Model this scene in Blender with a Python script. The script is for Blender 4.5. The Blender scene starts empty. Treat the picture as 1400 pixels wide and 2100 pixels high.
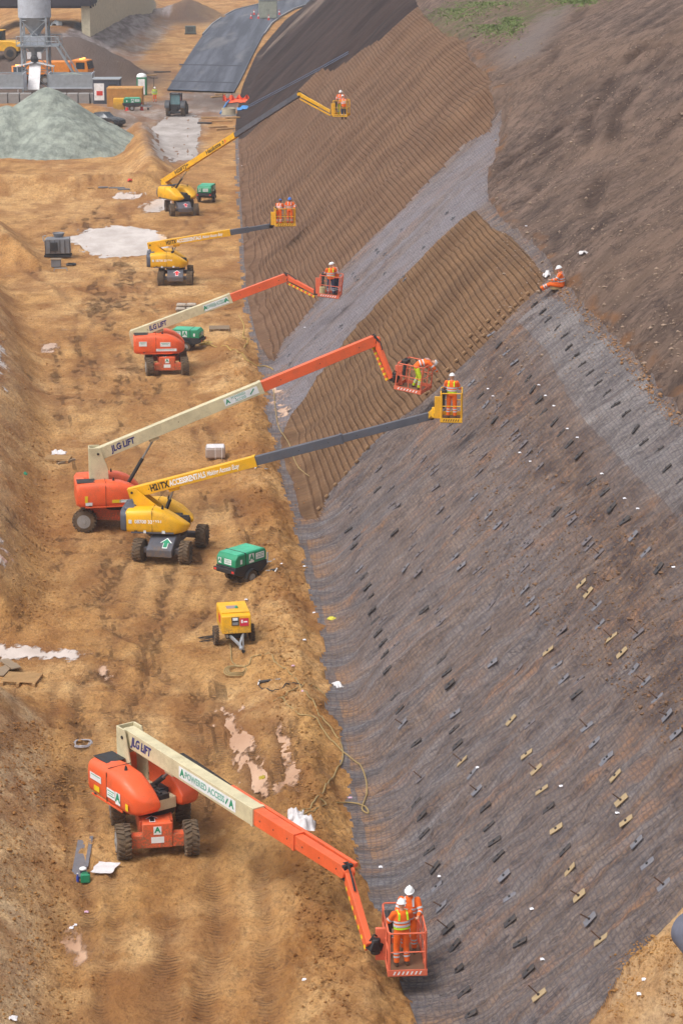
import bpy, bmesh, math, random
import numpy as np
from mathutils import Vector, Matrix
from mathutils.bvhtree import BVHTree
random.seed(7)
scene = bpy.context.scene
R = math.radians
# ---------------------------------------------------------------- camera (photo is 1400 x 2100; F is the focal length in photo pixels)
F = 4800.0; TH = math.atan(1338.0 / F); CH = 27.8 * math.cos(TH)
cam_d = bpy.data.cameras.new('camera'); cam = bpy.data.objects.new('camera', cam_d)
scene.collection.objects.link(cam); scene.camera = cam
cam.location = (0, 0, CH); cam.rotation_euler = (math.pi / 2 - TH, 0, 0)
cam_d.sensor_fit = 'VERTICAL'; cam_d.sensor_height = 36; cam_d.lens = F / 2100 * 36
cam_d.clip_start = 1; cam_d.clip_end = 6000
# ---------------------------------------------------------------- world, sun, exposure (overcast)
SUN_EL, SUN_AZ = R(60), R(-125)      # azimuth measured from +Y towards +X (the sun stands on the left, slightly behind us)
W = bpy.data.worlds.new('World'); scene.world = W; W.use_nodes = True
nt = W.node_tree; nt.nodes.clear()
sky = nt.nodes.new('ShaderNodeTexSky'); sky.sky_type = 'NISHITA'; sky.sun_disc = False
sky.sun_elevation = SUN_EL; sky.sun_rotation = SUN_AZ; sky.dust_density = 4; sky.air_density = 1.0; sky.ozone_density = 1.0
hs = nt.nodes.new('ShaderNodeHueSaturation'); hs.inputs['Saturation'].default_value = 0.22
bg = nt.nodes.new('ShaderNodeBackground'); bg.inputs['Strength'].default_value = 0.15
wo = nt.nodes.new('ShaderNodeOutputWorld')
nt.links.new(sky.outputs[0], hs.inputs['Color']); nt.links.new(hs.outputs[0], bg.inputs[0]); nt.links.new(bg.outputs[0], wo.inputs[0])
sun_d = bpy.data.lights.new('sun', 'SUN'); sun_d.energy = 1.1; sun_d.angle = R(26); sun_d.color = (1, .965, .92)
sun = bpy.data.objects.new('sun', sun_d); scene.collection.objects.link(sun)
sdir = Vector((math.sin(SUN_AZ) * math.cos(SUN_EL), math.cos(SUN_AZ) * math.cos(SUN_EL), math.sin(SUN_EL)))
sun.rotation_euler = sdir.to_track_quat('Z', 'Y').to_euler()
scene.view_settings.view_transform = 'Standard'; scene.view_settings.look = 'None'
scene.view_settings.exposure = 0.46; scene.view_settings.gamma = 1
scene.cycles.max_bounces = 6; scene.cycles.diffuse_bounces = 3; scene.cycles.volume_bounces = 0

# ---------------------------------------------------------------- pixel <-> world helpers
cT, sT = math.cos(TH), math.sin(TH)
def ray(px, py):
    a = (px - 700) / F; b = -(py - 1050) / F
    return Vector((a, cT + b * sT, -sT + b * cT))
def pt(px, py, s):                     # the point seen at a photo pixel where one metre is s pixels
    return Vector((0, 0, CH)) + ray(px, py) * (F / s)
def g0(px, py, z=0.0):                 # ray against the level z
    r = ray(px, py); t = (z - CH) / r.z
    return (r.x * t, r.y * t)
def proj(x, y, z):                     # world -> photo pixel (used only to check labels' sides)
    yc = y * sT + (z - CH) * cT; d = y * cT - (z - CH) * sT
    return 700 + F * x / d, 1050 - F * yc / d

# ---------------------------------------------------------------- materials
def new_mat(name):
    m = bpy.data.materials.new(name); m.use_nodes = True
    n = m.node_tree; b = n.nodes['Principled BSDF']
    return m, n, b
def N(n, t, **kw):
    o = n.nodes.new('ShaderNode' + t)
    for k, v in kw.items():
        if k in o.inputs.keys(): o.inputs[k].default_value = v
        else: setattr(o, k, v)
    return o
def mixc(n, fac, a, b, mode='MIX'):
    o = n.nodes.new('ShaderNodeMix'); o.data_type = 'RGBA'; o.blend_type = mode
    for s, v in ((0, fac), (6, a), (7, b)):
        if isinstance(v, (tuple, list)): o.inputs[s].default_value = (*v, 1) if len(v) == 3 else v
        elif isinstance(v, (int, float)): o.inputs[s].default_value = v
        else: n.links.new(v, o.inputs[s])
    return o.outputs[2]
def math_(n, op, a, b=None, c=None, clamp=False):
    o = n.nodes.new('ShaderNodeMath'); o.operation = op; o.use_clamp = clamp
    for i, v in enumerate((a, b, c)):
        if v is None: continue
        if isinstance(v, (int, float)): o.inputs[i].default_value = v
        else: n.links.new(v, o.inputs[i])
    return o.outputs[0]
def rng(n, v, a, b, c=0.0, d=1.0):
    o = n.nodes.new('ShaderNodeMapRange'); o.inputs[1].default_value = a; o.inputs[2].default_value = b
    o.inputs[3].default_value = c; o.inputs[4].default_value = d; n.links.new(v, o.inputs[0]); return o.outputs[0]
def noise(n, vec, scale, detail=4, rough=.55, dist=0.0):
    o = n.nodes.new('ShaderNodeTexNoise'); o.inputs['Scale'].default_value = scale; o.inputs['Detail'].default_value = detail
    o.inputs['Roughness'].default_value = rough; o.inputs['Distortion'].default_value = dist
    n.links.new(vec, o.inputs['Vector']); return o.outputs['Fac']
def mapping(n, vec, scale, rot=(0, 0, 0)):
    o = n.nodes.new('ShaderNodeMapping'); o.inputs['Scale'].default_value = scale; o.inputs['Rotation'].default_value = rot
    n.links.new(vec, o.inputs['Vector']); return o.outputs[0]
def rmap(n, vec, ang, scale):     # turn about z first, then stretch
    return mapping(n, mapping(n, vec, (1, 1, 1), (0, 0, ang)), scale)
def attr(n, name):
    o = n.nodes.new('ShaderNodeAttribute'); o.attribute_name = name; return o.outputs['Fac']
def bump(n, h, strength, dist, normal=None):
    o = n.nodes.new('ShaderNodeBump'); o.inputs['Strength'].default_value = strength; o.inputs['Distance'].default_value = dist
    n.links.new(h, o.inputs['Height'])
    if normal is not None: n.links.new(normal, o.inputs['Normal'])
    return o.outputs[0]
def S(r, g, b):                        # sRGB 0-255 -> linear
    return tuple(((c / 255) / 12.92 if c / 255 <= .04045 else ((c / 255 + .055) / 1.055) ** 2.4) for c in (r, g, b))
_pm = {}
def paint(name, rgb, rough=.5, metal=0.0, dirt=.35, dirtc=(.20, .125, .065), scale=3.0, spec=.5, mudz=0):
    """painted / plastic / metal surface with splashes of dried mud and small wear"""
    if name in _pm: return _pm[name]
    m, n, b = new_mat(name)
    tc = N(n, 'TexCoord'); v = tc.outputs['Object']
    a = noise(n, v, scale, 8, .72); f = rng(n, a, .46, .68, 0, dirt)
    fine = noise(n, v, scale * 9, 3, .6)
    if mudz:
        sp = N(n, 'SeparateXYZ'); n.links.new(v, sp.inputs[0]); lo = rng(n, math_(n, 'ADD', sp.outputs[2], math_(n, 'MULTIPLY', math_(n, 'SUBTRACT', noise(n, v, 3.5, 6, .75), .5), 2.2)), mudz * .35, mudz, .85, 0); f = math_(n, 'MAXIMUM', f, lo)
    tone = rng(n, noise(n, v, scale * .6, 2), .3, .7, .86, 1.1)
    base = mixc(n, 1.0, rgb, (1, 1, 1), 'MULTIPLY')
    vm = n.nodes.new('ShaderNodeVectorMath'); vm.operation = 'SCALE'; n.links.new(base, vm.inputs[0]); n.links.new(tone, vm.inputs['Scale'])
    c = mixc(n, math_(n, 'MULTIPLY', f, rng(n, fine, .3, .6)), vm.outputs[0], dirtc)
    n.links.new(c, b.inputs['Base Color'])
    n.links.new(rng(n, f, 0, max(dirt, .01), rough, min(1, rough + .35)), b.inputs['Roughness'])
    b.inputs['Metallic'].default_value = metal; b.inputs['Specular IOR Level'].default_value = spec
    n.links.new(bump(n, fine, .15, .01), b.inputs['Normal'])
    _pm[name] = m; return m

# ---------------------------------------------------------------- mesh builder
class MB:
    def __init__(s, M=None): s.v = []; s.f = []; s.M = M or Matrix()
    def add(s, vs, fs, M=None):
        k = len(s.v); A = s.M @ M if M is not None else s.M
        s.v += [A @ Vector(p) for p in vs]; s.f += [tuple(i + k for i in f) for f in fs]; return s
    def box(s, c, d, M=None, taper=None):
        x, y, z = c; a, b, h = d[0] / 2, d[1] / 2, d[2] / 2; tx, ty = taper or (1, 1)
        vs = [(x - a, y - b, z - h), (x + a, y - b, z - h), (x + a, y + b, z - h), (x - a, y + b, z - h),
              (x - a * tx, y - b * ty, z + h), (x + a * tx, y - b * ty, z + h), (x + a * tx, y + b * ty, z + h), (x - a * tx, y + b * ty, z + h)]
        return s.add(vs, [(3, 2, 1, 0), (4, 5, 6, 7), (0, 1, 5, 4), (1, 2, 6, 5), (2, 3, 7, 6), (3, 0, 4, 7)], M)
    def prism(s, poly, y0, y1, M=None):          # poly in xz, extruded along y
        n = len(poly); vs = [(p[0], y0, p[1]) for p in poly] + [(p[0], y1, p[1]) for p in poly]
        fs = [tuple(range(n)), tuple(range(2 * n - 1, n - 1, -1))] + [(i, i + n, (i + 1) % n + n, (i + 1) % n) for i in range(n)]
        return s.add(vs, fs, M)
    def bar(s, p0, p1, w, h, up=(0, 0, 1), w1=None, h1=None):     # box beam from p0 to p1
        p0, p1 = Vector(p0), Vector(p1); d = (p1 - p0).normalized(); sd = d.cross(Vector(up))
        if sd.length < 1e-3: sd = d.cross(Vector((0, 1, 0)))
        sd.normalize(); u = sd.cross(d); w1 = w if w1 is None else w1; h1 = h if h1 is None else h1
        vs = []
        for p, a, b in ((p0, w / 2, h / 2), (p1, w1 / 2, h1 / 2)):
            vs += [p - sd * a - u * b, p + sd * a - u * b, p + sd * a + u * b, p - sd * a + u * b]
        return s.add(vs, [(3, 2, 1, 0), (4, 5, 6, 7), (0, 1, 5, 4), (1, 2, 6, 5), (2, 3, 7, 6), (3, 0, 4, 7)])
    def rings(s, rs, caps=True, M=None):
        n = len(rs[0]); vs = [p for r in rs for p in r]; fs = []
        for k in range(len(rs) - 1):
            for i in range(n):
                j = (i + 1) % n; fs.append((k * n + i, k * n + j, (k + 1) * n + j, (k + 1) * n + i))
        if caps: fs.append(tuple(range(n - 1, -1, -1))); fs.append(tuple(range((len(rs) - 1) * n, len(rs) * n)))
        return s.add(vs, fs, M)
    def tube(s, pts, r, n=8, caps=True):
        pts = [Vector(p) for p in pts]; rr = r if isinstance(r, (list, tuple)) else [r] * len(pts); rs = []
        prev = None
        for i, p in enumerate(pts):
            d = (pts[min(i + 1, len(pts) - 1)] - pts[max(i - 1, 0)]).normalized()
            a = prev - d * prev.dot(d) if prev is not None else d.cross(Vector((0, 0, 1)) if abs(d.z) < .9 else Vector((1, 0, 0)))
            a.normalize(); prev = a; b = d.cross(a)
            rs.append([p + (a * math.cos(t) + b * math.sin(t)) * rr[i] for t in [2 * math.pi * k / n for k in range(n)]])
        return s.rings(rs, caps)
    def cyl(s, p0, p1, r0, r1=None, n=20): return s.tube([p0, p1], [r0, r0 if r1 is None else r1], n)
    def lathe(s, c, axis, prof, n=24):           # prof = [(dist along axis, radius)]
        c = Vector(c); ax = Vector(axis).normalized(); a = ax.cross(Vector((0, 0, 1)) if abs(ax.z) < .9 else Vector((1, 0, 0))).normalized(); b = ax.cross(a)
        return s.rings([[c + ax * h + (a * math.cos(2 * math.pi * k / n) + b * math.sin(2 * math.pi * k / n)) * max(r, 1e-4) for k in range(n)] for h, r in prof])
    def ball(s, c, r, n=12, m=8, sc=(1, 1, 1), z0=-1.0):
        rs = []
        for i in range(m + 1):
            z = z0 + (1 - z0) * i / m; z = max(-.9999, min(.9999, z)); q = math.sqrt(1 - z * z)
            rs.append([(c[0] + r * sc[0] * q * math.cos(2 * math.pi * k / n), c[1] + r * sc[1] * q * math.sin(2 * math.pi * k / n), c[2] + r * sc[2] * z) for k in range(n)])
        return s.rings(rs)
    def build(s, name, mat, parent=None, smooth=False, bev=0, seg=2, sub=0):
        me = bpy.data.meshes.new(name); me.from_pydata([tuple(p) for p in s.v], [], s.f); me.validate()
        bm = bmesh.new(); bm.from_mesh(me); bmesh.ops.recalc_face_normals(bm, faces=bm.faces); bm.to_mesh(me); bm.free()
        me.materials.append(mat)
        if smooth is True:
            me.polygons.foreach_set('use_smooth', [True] * len(me.polygons))
        o = bpy.data.objects.new(name, me); scene.collection.objects.link(o)
        if parent is not None: o.parent = parent
        if bev:
            b = o.modifiers.new('bevel', 'BEVEL'); b.width = bev; b.segments = seg; b.limit_method = 'ANGLE'; b.angle_limit = R(35); b.harden_normals = False
            me.polygons.foreach_set('use_smooth', [True] * len(me.polygons))
            try: me.set_sharp_from_angle(angle=R(40))
            except Exception: pass
        elif smooth == 'auto':
            me.polygons.foreach_set('use_smooth', [True] * len(me.polygons))
            try: me.set_sharp_from_angle(angle=R(35))
            except Exception: pass
        return o
def tag(o, label=None, cat=None, group=None, kind=None):
    if label: o['label'] = label
    if cat: o['category'] = cat
    if group: o['group'] = group
    if kind: o['kind'] = kind
    return o
def thing(name, label, cat, loc, rz=0.0, group=None):
    o = bpy.data.objects.new(name, None); scene.collection.objects.link(o); o.empty_display_size = .3
    o.location = loc; o.rotation_euler = (0, 0, rz); return tag(o, label, cat, group)
def kids(o): return [c for c in scene.objects if c.parent == o]
def copy_tree(o, parent=None, label=None):
    c = o.copy(); scene.collection.objects.link(c); c.parent = parent
    if label: c['label'] = label
    for ch in kids(o): copy_tree(ch, c)
    return c
# ================================================================ TERRAIN
_rs = np.random.RandomState(3); _tab = _rs.rand(256, 256)
def vnoise(x, y):
    xi = np.floor(x).astype(int); yi = np.floor(y).astype(int); fx = x - xi; fy = y - yi
    fx = fx * fx * fx * (fx * (fx * 6 - 15) + 10); fy = fy * fy * fy * (fy * (fy * 6 - 15) + 10)
    a = _tab[xi & 255, yi & 255]; b = _tab[(xi + 1) & 255, yi & 255]; c = _tab[xi & 255, (yi + 1) & 255]; d = _tab[(xi + 1) & 255, (yi + 1) & 255]
    return (a * (1 - fx) + b * fx) * (1 - fy) + (c * (1 - fx) + d * fx) * fy - .5
def fbm(x, y, o=4, g=.5):
    r = 0; a = 1; t = 0
    for k in range(o):
        r = r + a * vnoise(x * 2 ** k + 17.3 * k, y * 2 ** k + 5.1 * k); t += a; a *= g
    return r / t * 2
def sstep(a, b, x): t = np.clip((x - a) / (b - a), 0, 1); return t * t * (3 - 2 * t)
def inpoly(P, x, y):
    r = np.zeros(x.shape, bool); n = len(P)
    for i in range(n):
        x1, y1 = P[i]; x2, y2 = P[(i + 1) % n]
        c = (y1 > y) != (y2 > y); dy = (y2 - y1) or 1e-9
        r ^= c & (x < (x2 - x1) * (y - y1) / dy + x1)
    return r
def dline(P, x, y, closed=False, arc=False):     # distance to a polyline (and arc length there)
    best = np.full(x.shape, 1e9); al = np.zeros(x.shape); L = 0
    for (x1, y1), (x2, y2) in zip(P, P[1:] + ([P[0]] if closed else [])):
        dx, dy = x2 - x1, y2 - y1; l2 = dx * dx + dy * dy + 1e-12
        t = np.clip(((x - x1) * dx + (y - y1) * dy) / l2, 0, 1); d = np.hypot(x - x1 - t * dx, y - y1 - t * dy)
        m = d < best; best = np.where(m, d, best)
        if arc: al = np.where(m, L + t * math.sqrt(l2), al)
        L += math.sqrt(l2)
    return (best, al) if arc else best
# toe of the slope, from where the photograph shows it on the level floor
toe_px = [(1010, 2500), (865, 2100), (790, 1900), (738, 1750), (705, 1480), (662, 1250), (640, 1150), (612, 1050), (578, 940), (562, 850), (542, 740), (505, 620), (497, 450), (487, 330), (487, 250), (500, 180), (530, 110), (590, 40), (660, -10), (760, -70)]
_t = np.array([g0(*p) for p in toe_px]); _o = np.argsort(_t[:, 1]); toeY, toeX = _t[_o, 1], _t[_o, 0]
def Xt(y): return np.interp(y, toeY, toeX)
_yy = np.linspace(toeY[0], toeY[-1], 400); _xx = np.interp(_yy, toeY, toeX); _k = np.ones(15) / 15
_xx[7:-7] = np.convolve(_xx, _k, 'valid'); toeY, toeX = _yy, _xx
def prof(v): return np.where(v <= 0, 0, np.where(v < 1.6, v * v / 3.2, v - .8))
def march(fn, px, py, t0=45, t1=900, n=5000):
    r = ray(px, py); t = np.linspace(t0, t1, n); d = CH + r.z * t - fn(r.x * t, r.y * t)
    i = int(np.argmax(d < 0)); i = max(i, 1); a = d[i - 1] / (d[i - 1] - d[i] + 1e-12)
    tt = t[i - 1] + (t[i] - t[i - 1]) * a; return (r.x * tt, r.y * tt)
plane_fn = lambda x, y: prof(x - Xt(y))
crest_px = [(1500, 990), (1400, 868), (1300, 745), (1190, 630), (1135, 565), (1085, 500), (1020, 450), (985, 400), (1003, 262), (1018, 175), (965, 112), (905, 64), (862, 14)]
_c = np.array([march(plane_fn, *p) for p in crest_px]); _c = _c[np.argsort(_c[:, 1])]
cY = _c[:, 1]; cV = _c[:, 0] - Xt(_c[:, 1])
cY = np.concatenate([[cY[0] - 30], cY, [cY[-1] + 60, 500]]); cV = np.concatenate([[cV[0]], cV, [cV[-1] + 3, cV[-1] + 6]])
def VC(y): return np.interp(y, cY, cV)
def pl(pts, z=0.0): return [g0(px, py, z) for px, py in pts]
bankA = pl([(150, 1490), (166, 1700), (172, 2200), (-500, 2400), (-500, 1400), (60, 1410)])
bankB = pl([(-400, 1290), (60, 1300), (122, 1230), (112, 1000), (118, 870), (100, 760), (72, 680), (30, 595), (-20, 560), (-400, 560)])
bankC = pl([(-200, 455), (40, 470), (95, 520), (118, 552), (60, 555), (-200, 520)])
bundT = pl([(740, 2200), (700, 2000), (655, 1800), (640, 1600), (600, 1400), (575, 1250), (560, 1100), (535, 950), (512, 850), (480, 700)])
bermD = pl([(-200, 395), (150, 396), (285, 394), (316, 385)]); bermE = pl([(316, 385), (300, 330), (287, 283)])
spurF = pl([(228, 152), (352, 66), (352, 20), (300, -60), (-100, -60), (-100, 150)])
def mound(x, y, px, py, r, h, sx=1.0):
    cx, cy = g0(px, py); d = np.hypot((x - cx) * sx, y - cy) / r
    return h * np.clip(1 - d, 0, 1) ** .85 if h > 0 else 0
def h0(x, y):
    x = np.asarray(x, float); y = np.asarray(y, float); v = x - Xt(y); vc = VC(y)
    zs = prof(v); up = prof(vc) + .30 * (v - vc)
    z = np.where(v > 0, np.where(v < vc + 1e-6, zs, up), 0)
    # soft crest
    z = np.where(v > 0, -np.log(np.exp(-np.clip(zs, 0, 60) * 1.6) + np.exp(-np.clip(up, -10, 60) * 1.6)) / 1.6, z); z = np.maximum(z, 0)
    left = v < 1.0
    def bank(P, hm, w):
        ins = inpoly(P, x, y) & left; d = dline(P, x, y, True)
        return np.where(ins, hm * sstep(0, w, d), 0)
    z = z + bank(bankA, 2.3, 4.2) + bank(bankB, 2.4, 3.4) + bank(bankC, 1.6, 3.2)
    bm_ = 0
    for P, w, h in ((bundT, 1.5, .45), (bermD, 2.6, 1.5), (bermE, 1.5, 1.5)):
        d = dline(P, x, y); bm_ = np.maximum(bm_, h * np.exp(-(d / w) ** 2) * (1 if h > 1 else sstep(-.2, -1.3, v)))
    z = z + bm_
    far = (y > 200)
    ins = inpoly(spurF, x, y) & far; z = z + np.where(ins, 4.2 * sstep(0, 11, dline(spurF, x, y, True)), 0)
    z = z + np.where(far & (v < -2), mound(x, y, 165, 158, 9, 5.0) + mound(x, y, 60, 150, 9, 3.4) + mound(x, y, 385, 36, 7, 3.4) + mound(x, y, 190, 245, 5, 1.5, .8), 0)
    return z
RAYH = {}
def ph(px, py):
    if (px, py) not in RAYH: RAYH[(px, py)] = march(h0, px, py)
    return RAYH[(px, py)]
def pw(pts): return [ph(*p) for p in pts]
panel1 = [(489, 288), (529, 261), (595, 199), (666, 152), (704, 127), (755, 94), (808, 48), (852, 11), (876, 40), (905, 68), (955, 92), (961, 128), (1000, 155), (1012, 190), (996, 248), (990, 262), (941, 292), (856, 381), (808, 438), (763, 483), (711, 542), (639, 630), (583, 699), (563, 744), (552, 738), (520, 680), (508, 620), (500, 500), (492, 380)]
panel2 = [(650, 1067), (632, 1070), (618, 1059), (602, 990), (581, 951), (577, 900), (596, 849), (643, 776), (711, 699), (797, 609), (866, 540), (951, 454), (977, 437), (1016, 476), (1054, 493), (1112, 561), (1106, 588), (1011, 677), (939, 750), (857, 831), (819, 857), (746, 934), (681, 1016)]
pale_px = [(1054, 654), (1117, 717), (1145, 786), (1193, 858), (1243, 912), (1306, 981), (1362, 1031), (1390, 1072), (1440, 1110), (1440, 935), (1368, 850), (1321, 778), (1243, 700), (1161, 618), (1120, 601), (1106, 600)]
soil_px = [(1195, 2140), (1290, 1985), (1345, 1925), (1405, 1862), (1560, 1800), (1560, 2300), (1180, 2300)]
dark_px = [(489, 288), (529, 261), (595, 199), (666, 152), (704, 127), (755, 94), (808, 48), (852, 11), (846, -40), (600, -40), (625, 12), (575, 70), (530, 130), (505, 190), (487, 250)]
WP1, WP2, WPAL, WSOIL, WDARK = pw(panel1), pw(panel2), pw(pale_px), pw(soil_px), pw(dark_px)
# --- grid: rows spread as the camera sees the floor, columns follow toe and crest
rows = []
for py in list(np.arange(3700, 2420, -9)) + list(np.arange(2420, -66, -1.9)): rows.append(g0(700, py)[1])
rows = np.array(rows)
nF, nS, nU = 135, 280, 120
Y = rows[:, None]; gsc = np.maximum(1, Y / 62)
wf = np.linspace(0, 1, nF)[::-1] ** 1.15 * 15.0
wu = (np.linspace(0, 1, nU + 1)[1:] ** 1.5) * 32
xs = np.concatenate([-(wf[None, :-1] * gsc), np.linspace(0, 1, nS)[None, :] * VC(Y), VC(Y) + wu[None, :] * np.maximum(1, Y / 110)], axis=1)
X = Xt(Y) + xs; Yg = np.broadcast_to(Y, X.shape).copy(); V = xs
Z = h0(X, Yg)
vcg = np.broadcast_to(VC(Y), X.shape)
P1 = inpoly(WP1, X, Yg); P2 = inpoly(WP2, X, Yg); PAL = inpoly(WPAL, X, Yg); SOI = inpoly(WSOIL, X, Yg); DRK = inpoly(WDARK, X, Yg)
slope = (V > -.30 + .38 * fbm(Yg / 1.6, Yg * 0 + 2.5, 4) + .10 * fbm(X / .3, Yg / .5, 2)) & (V < vcg + .3) & ~SOI; 
reg = np.zeros(X.shape, int)
reg[slope] = 1
reg[(V >= vcg + .3)] = 4
reg[DRK | ((Yg > WP1[0][1] + 4) & (V > -.4) & ~P1 & (V < vcg))] = 5
reg[(reg == 1) & (Yg > WP1[14][1] + .5) & (V > 3)] = 4
reg[P1 & (V > 0)] = 2; reg[P2 & (V > 0)] = 3; reg[PAL & (reg != 0)] = 6
ns = np.stack([-.7071 * np.ones_like(V), np.zeros_like(V), .7071 * np.ones_like(V)], -1)
on = sstep(0.2, 2.0, V) * sstep(vcg + 1.5, vcg - .5, V)
far_t = sstep(150, 60, Yg)
und = on * (.55 * fbm(Yg / 4.3, V / 16 + 9, 2) + np.where((reg == 2) | (reg == 3), .08, .22) * fbm(Yg / 1.3 + .15 * V, V / 9, 2))
net = ((reg == 1) | (reg == 6)) & (V > -.3)
netd = sstep(-.4, .8, V) * np.where(net, .10 * fbm(Yg / .45 + .1 * V, V / 3.5 + 3, 3) + .11 * fbm(Yg / .35, V / .45, 3), 0)
C = .21
zc = prof(V) + .05 * fbm(Yg / 2.1, V / 5 + 40, 2) + .16 * fbm(Yg / 14, V / 2.2, 2)
fr = zc / C - np.floor(zc / C)
course = np.abs(np.sin(np.pi * fr)) ** .6
pn = (reg == 2) | (reg == 3)
cd = np.where(pn, .06 + .045 * course * np.clip(.55 + fbm(Yg / 2.6, V / 3, 3) * 1.4, .1, 1.2) + .02 * fbm(Yg / .4, np.floor(zc / C) * 3.7, 2), 0)
nd = und + netd + cd
X2 = X + ns[..., 0] * nd; Z2 = Z + ns[..., 2] * nd
# floor and hill roughness
flo = (reg == 0) | (reg == 4) | (reg == 5)
bnk = np.clip(Z / 1.5, 0, 1) * (V < 0)
bt = np.exp(-(dline(bundT, X, Yg) / 1.7) ** 2) * (V < 0)
rough = np.where(reg == 0, .035 * fbm(X / 1.5, Yg / 1.6, 3) + .035 * fbm(X / .35, Yg / .5, 3), 0)
rough = rough + (bnk * .8 + bt) * (.20 * fbm(X / .9, Yg / .9 + 7, 4) + .22 * np.abs(fbm(X / .36, Yg / .36, 3))) * (reg == 0)
clod = np.clip(fbm(X / .22, Yg / .30 + 31, 3) - .12, 0, 1) * np.clip(fbm(X / 2.5 + 8, Yg / 4, 3) * 2 + .5, 0, 1.3); rough = rough + (reg == 0) * .16 * clod
_ha, _hb = ph(1330, 110), ph(1010, 385); HANG = math.atan2(_ha[1] - _hb[1], _ha[0] - _hb[0]); hu = X * math.cos(HANG) + Yg * math.sin(HANG); hw_ = -X * math.sin(HANG) + Yg * math.cos(HANG)
hill = np.where(reg == 4, sstep(0, 2, V - vcg), 0) + np.where(reg == 5, .5, 0)
rough = rough + hill * (.12 * fbm(X / 5, Yg / 7, 3) + .14 * fbm(hu / 9, hw_ / .8, 4) + .07 * np.abs(fbm(X / .5, Yg / .7, 3)))
soi = SOI & (V > 0); rough = rough + soi * (.22 * fbm(X / 1.2, Yg / 1.2, 5) - .08)
lip = np.exp(-((V - vcg - .4) / .7) ** 2) * (Yg < 180); rough = rough + lip * (.28 * fbm(X / .7, Yg / .9, 3) + .05)
# --- puddles: hollows in the floor, filled by water sheets further down
puddles = [([(150, 487), (190, 470), (240, 463), (300, 470), (345, 492), (330, 515), (280, 524), (215, 528), (180, 512)], 'wide milky puddle across the tracks beside the yellow boom lift'),
 ([(286, 424), (310, 412), (345, 404), (352, 418), (330, 434), (300, 436)], 'white puddle behind the wheels of the farthest boom lift'),
 ([(455, 1452), (478, 1455), (500, 1500), (540, 1570), (565, 1602), (540, 1630), (505, 1632), (494, 1580), (470, 1520)], 'long muddy puddle in a wheel rut beside the nearest boom lift'),
 ([(556, 1478), (574, 1480), (590, 1540), (610, 1598), (596, 1622), (578, 1600), (562, 1530)], 'narrow puddle in the right-hand wheel rut by the nearest boom lift'),
 ([(-60, 1320), (60, 1326), (140, 1336), (190, 1340), (150, 1350), (60, 1348), (-60, 1352)], 'thin flooded rut at the left edge above the pallets'),
 ([(192, 1372), (215, 1364), (228, 1384), (226, 1398), (208, 1396)], 'small pale puddle right of the wooden pallets'),
 ([(88, 706), (112, 704), (108, 722), (92, 722)], 'tiny square puddle at the foot of the left bank'),
 ([(144, 1906), (165, 1900), (180, 1930), (188, 1968), (160, 1975), (146, 1950)], 'pinkish shallow puddle at the foot of the left bank'),
 ([(558, 780), (580, 785), (584, 830), (592, 868), (575, 872), (560, 830)], 'milky puddle where the floor meets the grey netting'),
 ([(-40, 690), (6, 700), (10, 790), (-40, 800)], 'puddle at the left edge on top of the bank'),
 ([(-40, 1090), (5, 1100), (7, 1160), (-40, 1185)], 'puddle at the left edge on the bank below the tiny puddle'),
 ([(225, 405), (250, 396), (300, 398), (270, 410)], 'thin pale puddle in front of the long soil bund'),
 ([(330, 845), (352, 838), (345, 850), (335, 853)], 'speck of water between wheel marks')][:12] + [([(312, 262), (345, 240), (400, 236), (414, 262), (404, 300), (394, 328), (366, 330), (352, 318), (330, 326), (316, 300)], 'pale grey slurry covering the track beside the stockpile')]
PW = [pw(p) for p, _ in puddles]
pud = np.zeros(X.shape)
for P in PW:
    x0, y0 = np.min(P, 0) - 3; x1, y1 = np.max(P, 0) + 3
    m = (X > x0) & (X < x1) & (Yg > y0) & (Yg < y1)
    d = dline(P, X[m], Yg[m], True); sg = np.where(inpoly(P, X[m], Yg[m]), d, -d)
    pud[m] = np.maximum(pud[m], sstep(-.5, .3, sg))
rough = rough * (1 - .72 * pud) - .035 * pud * (reg == 0)
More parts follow.
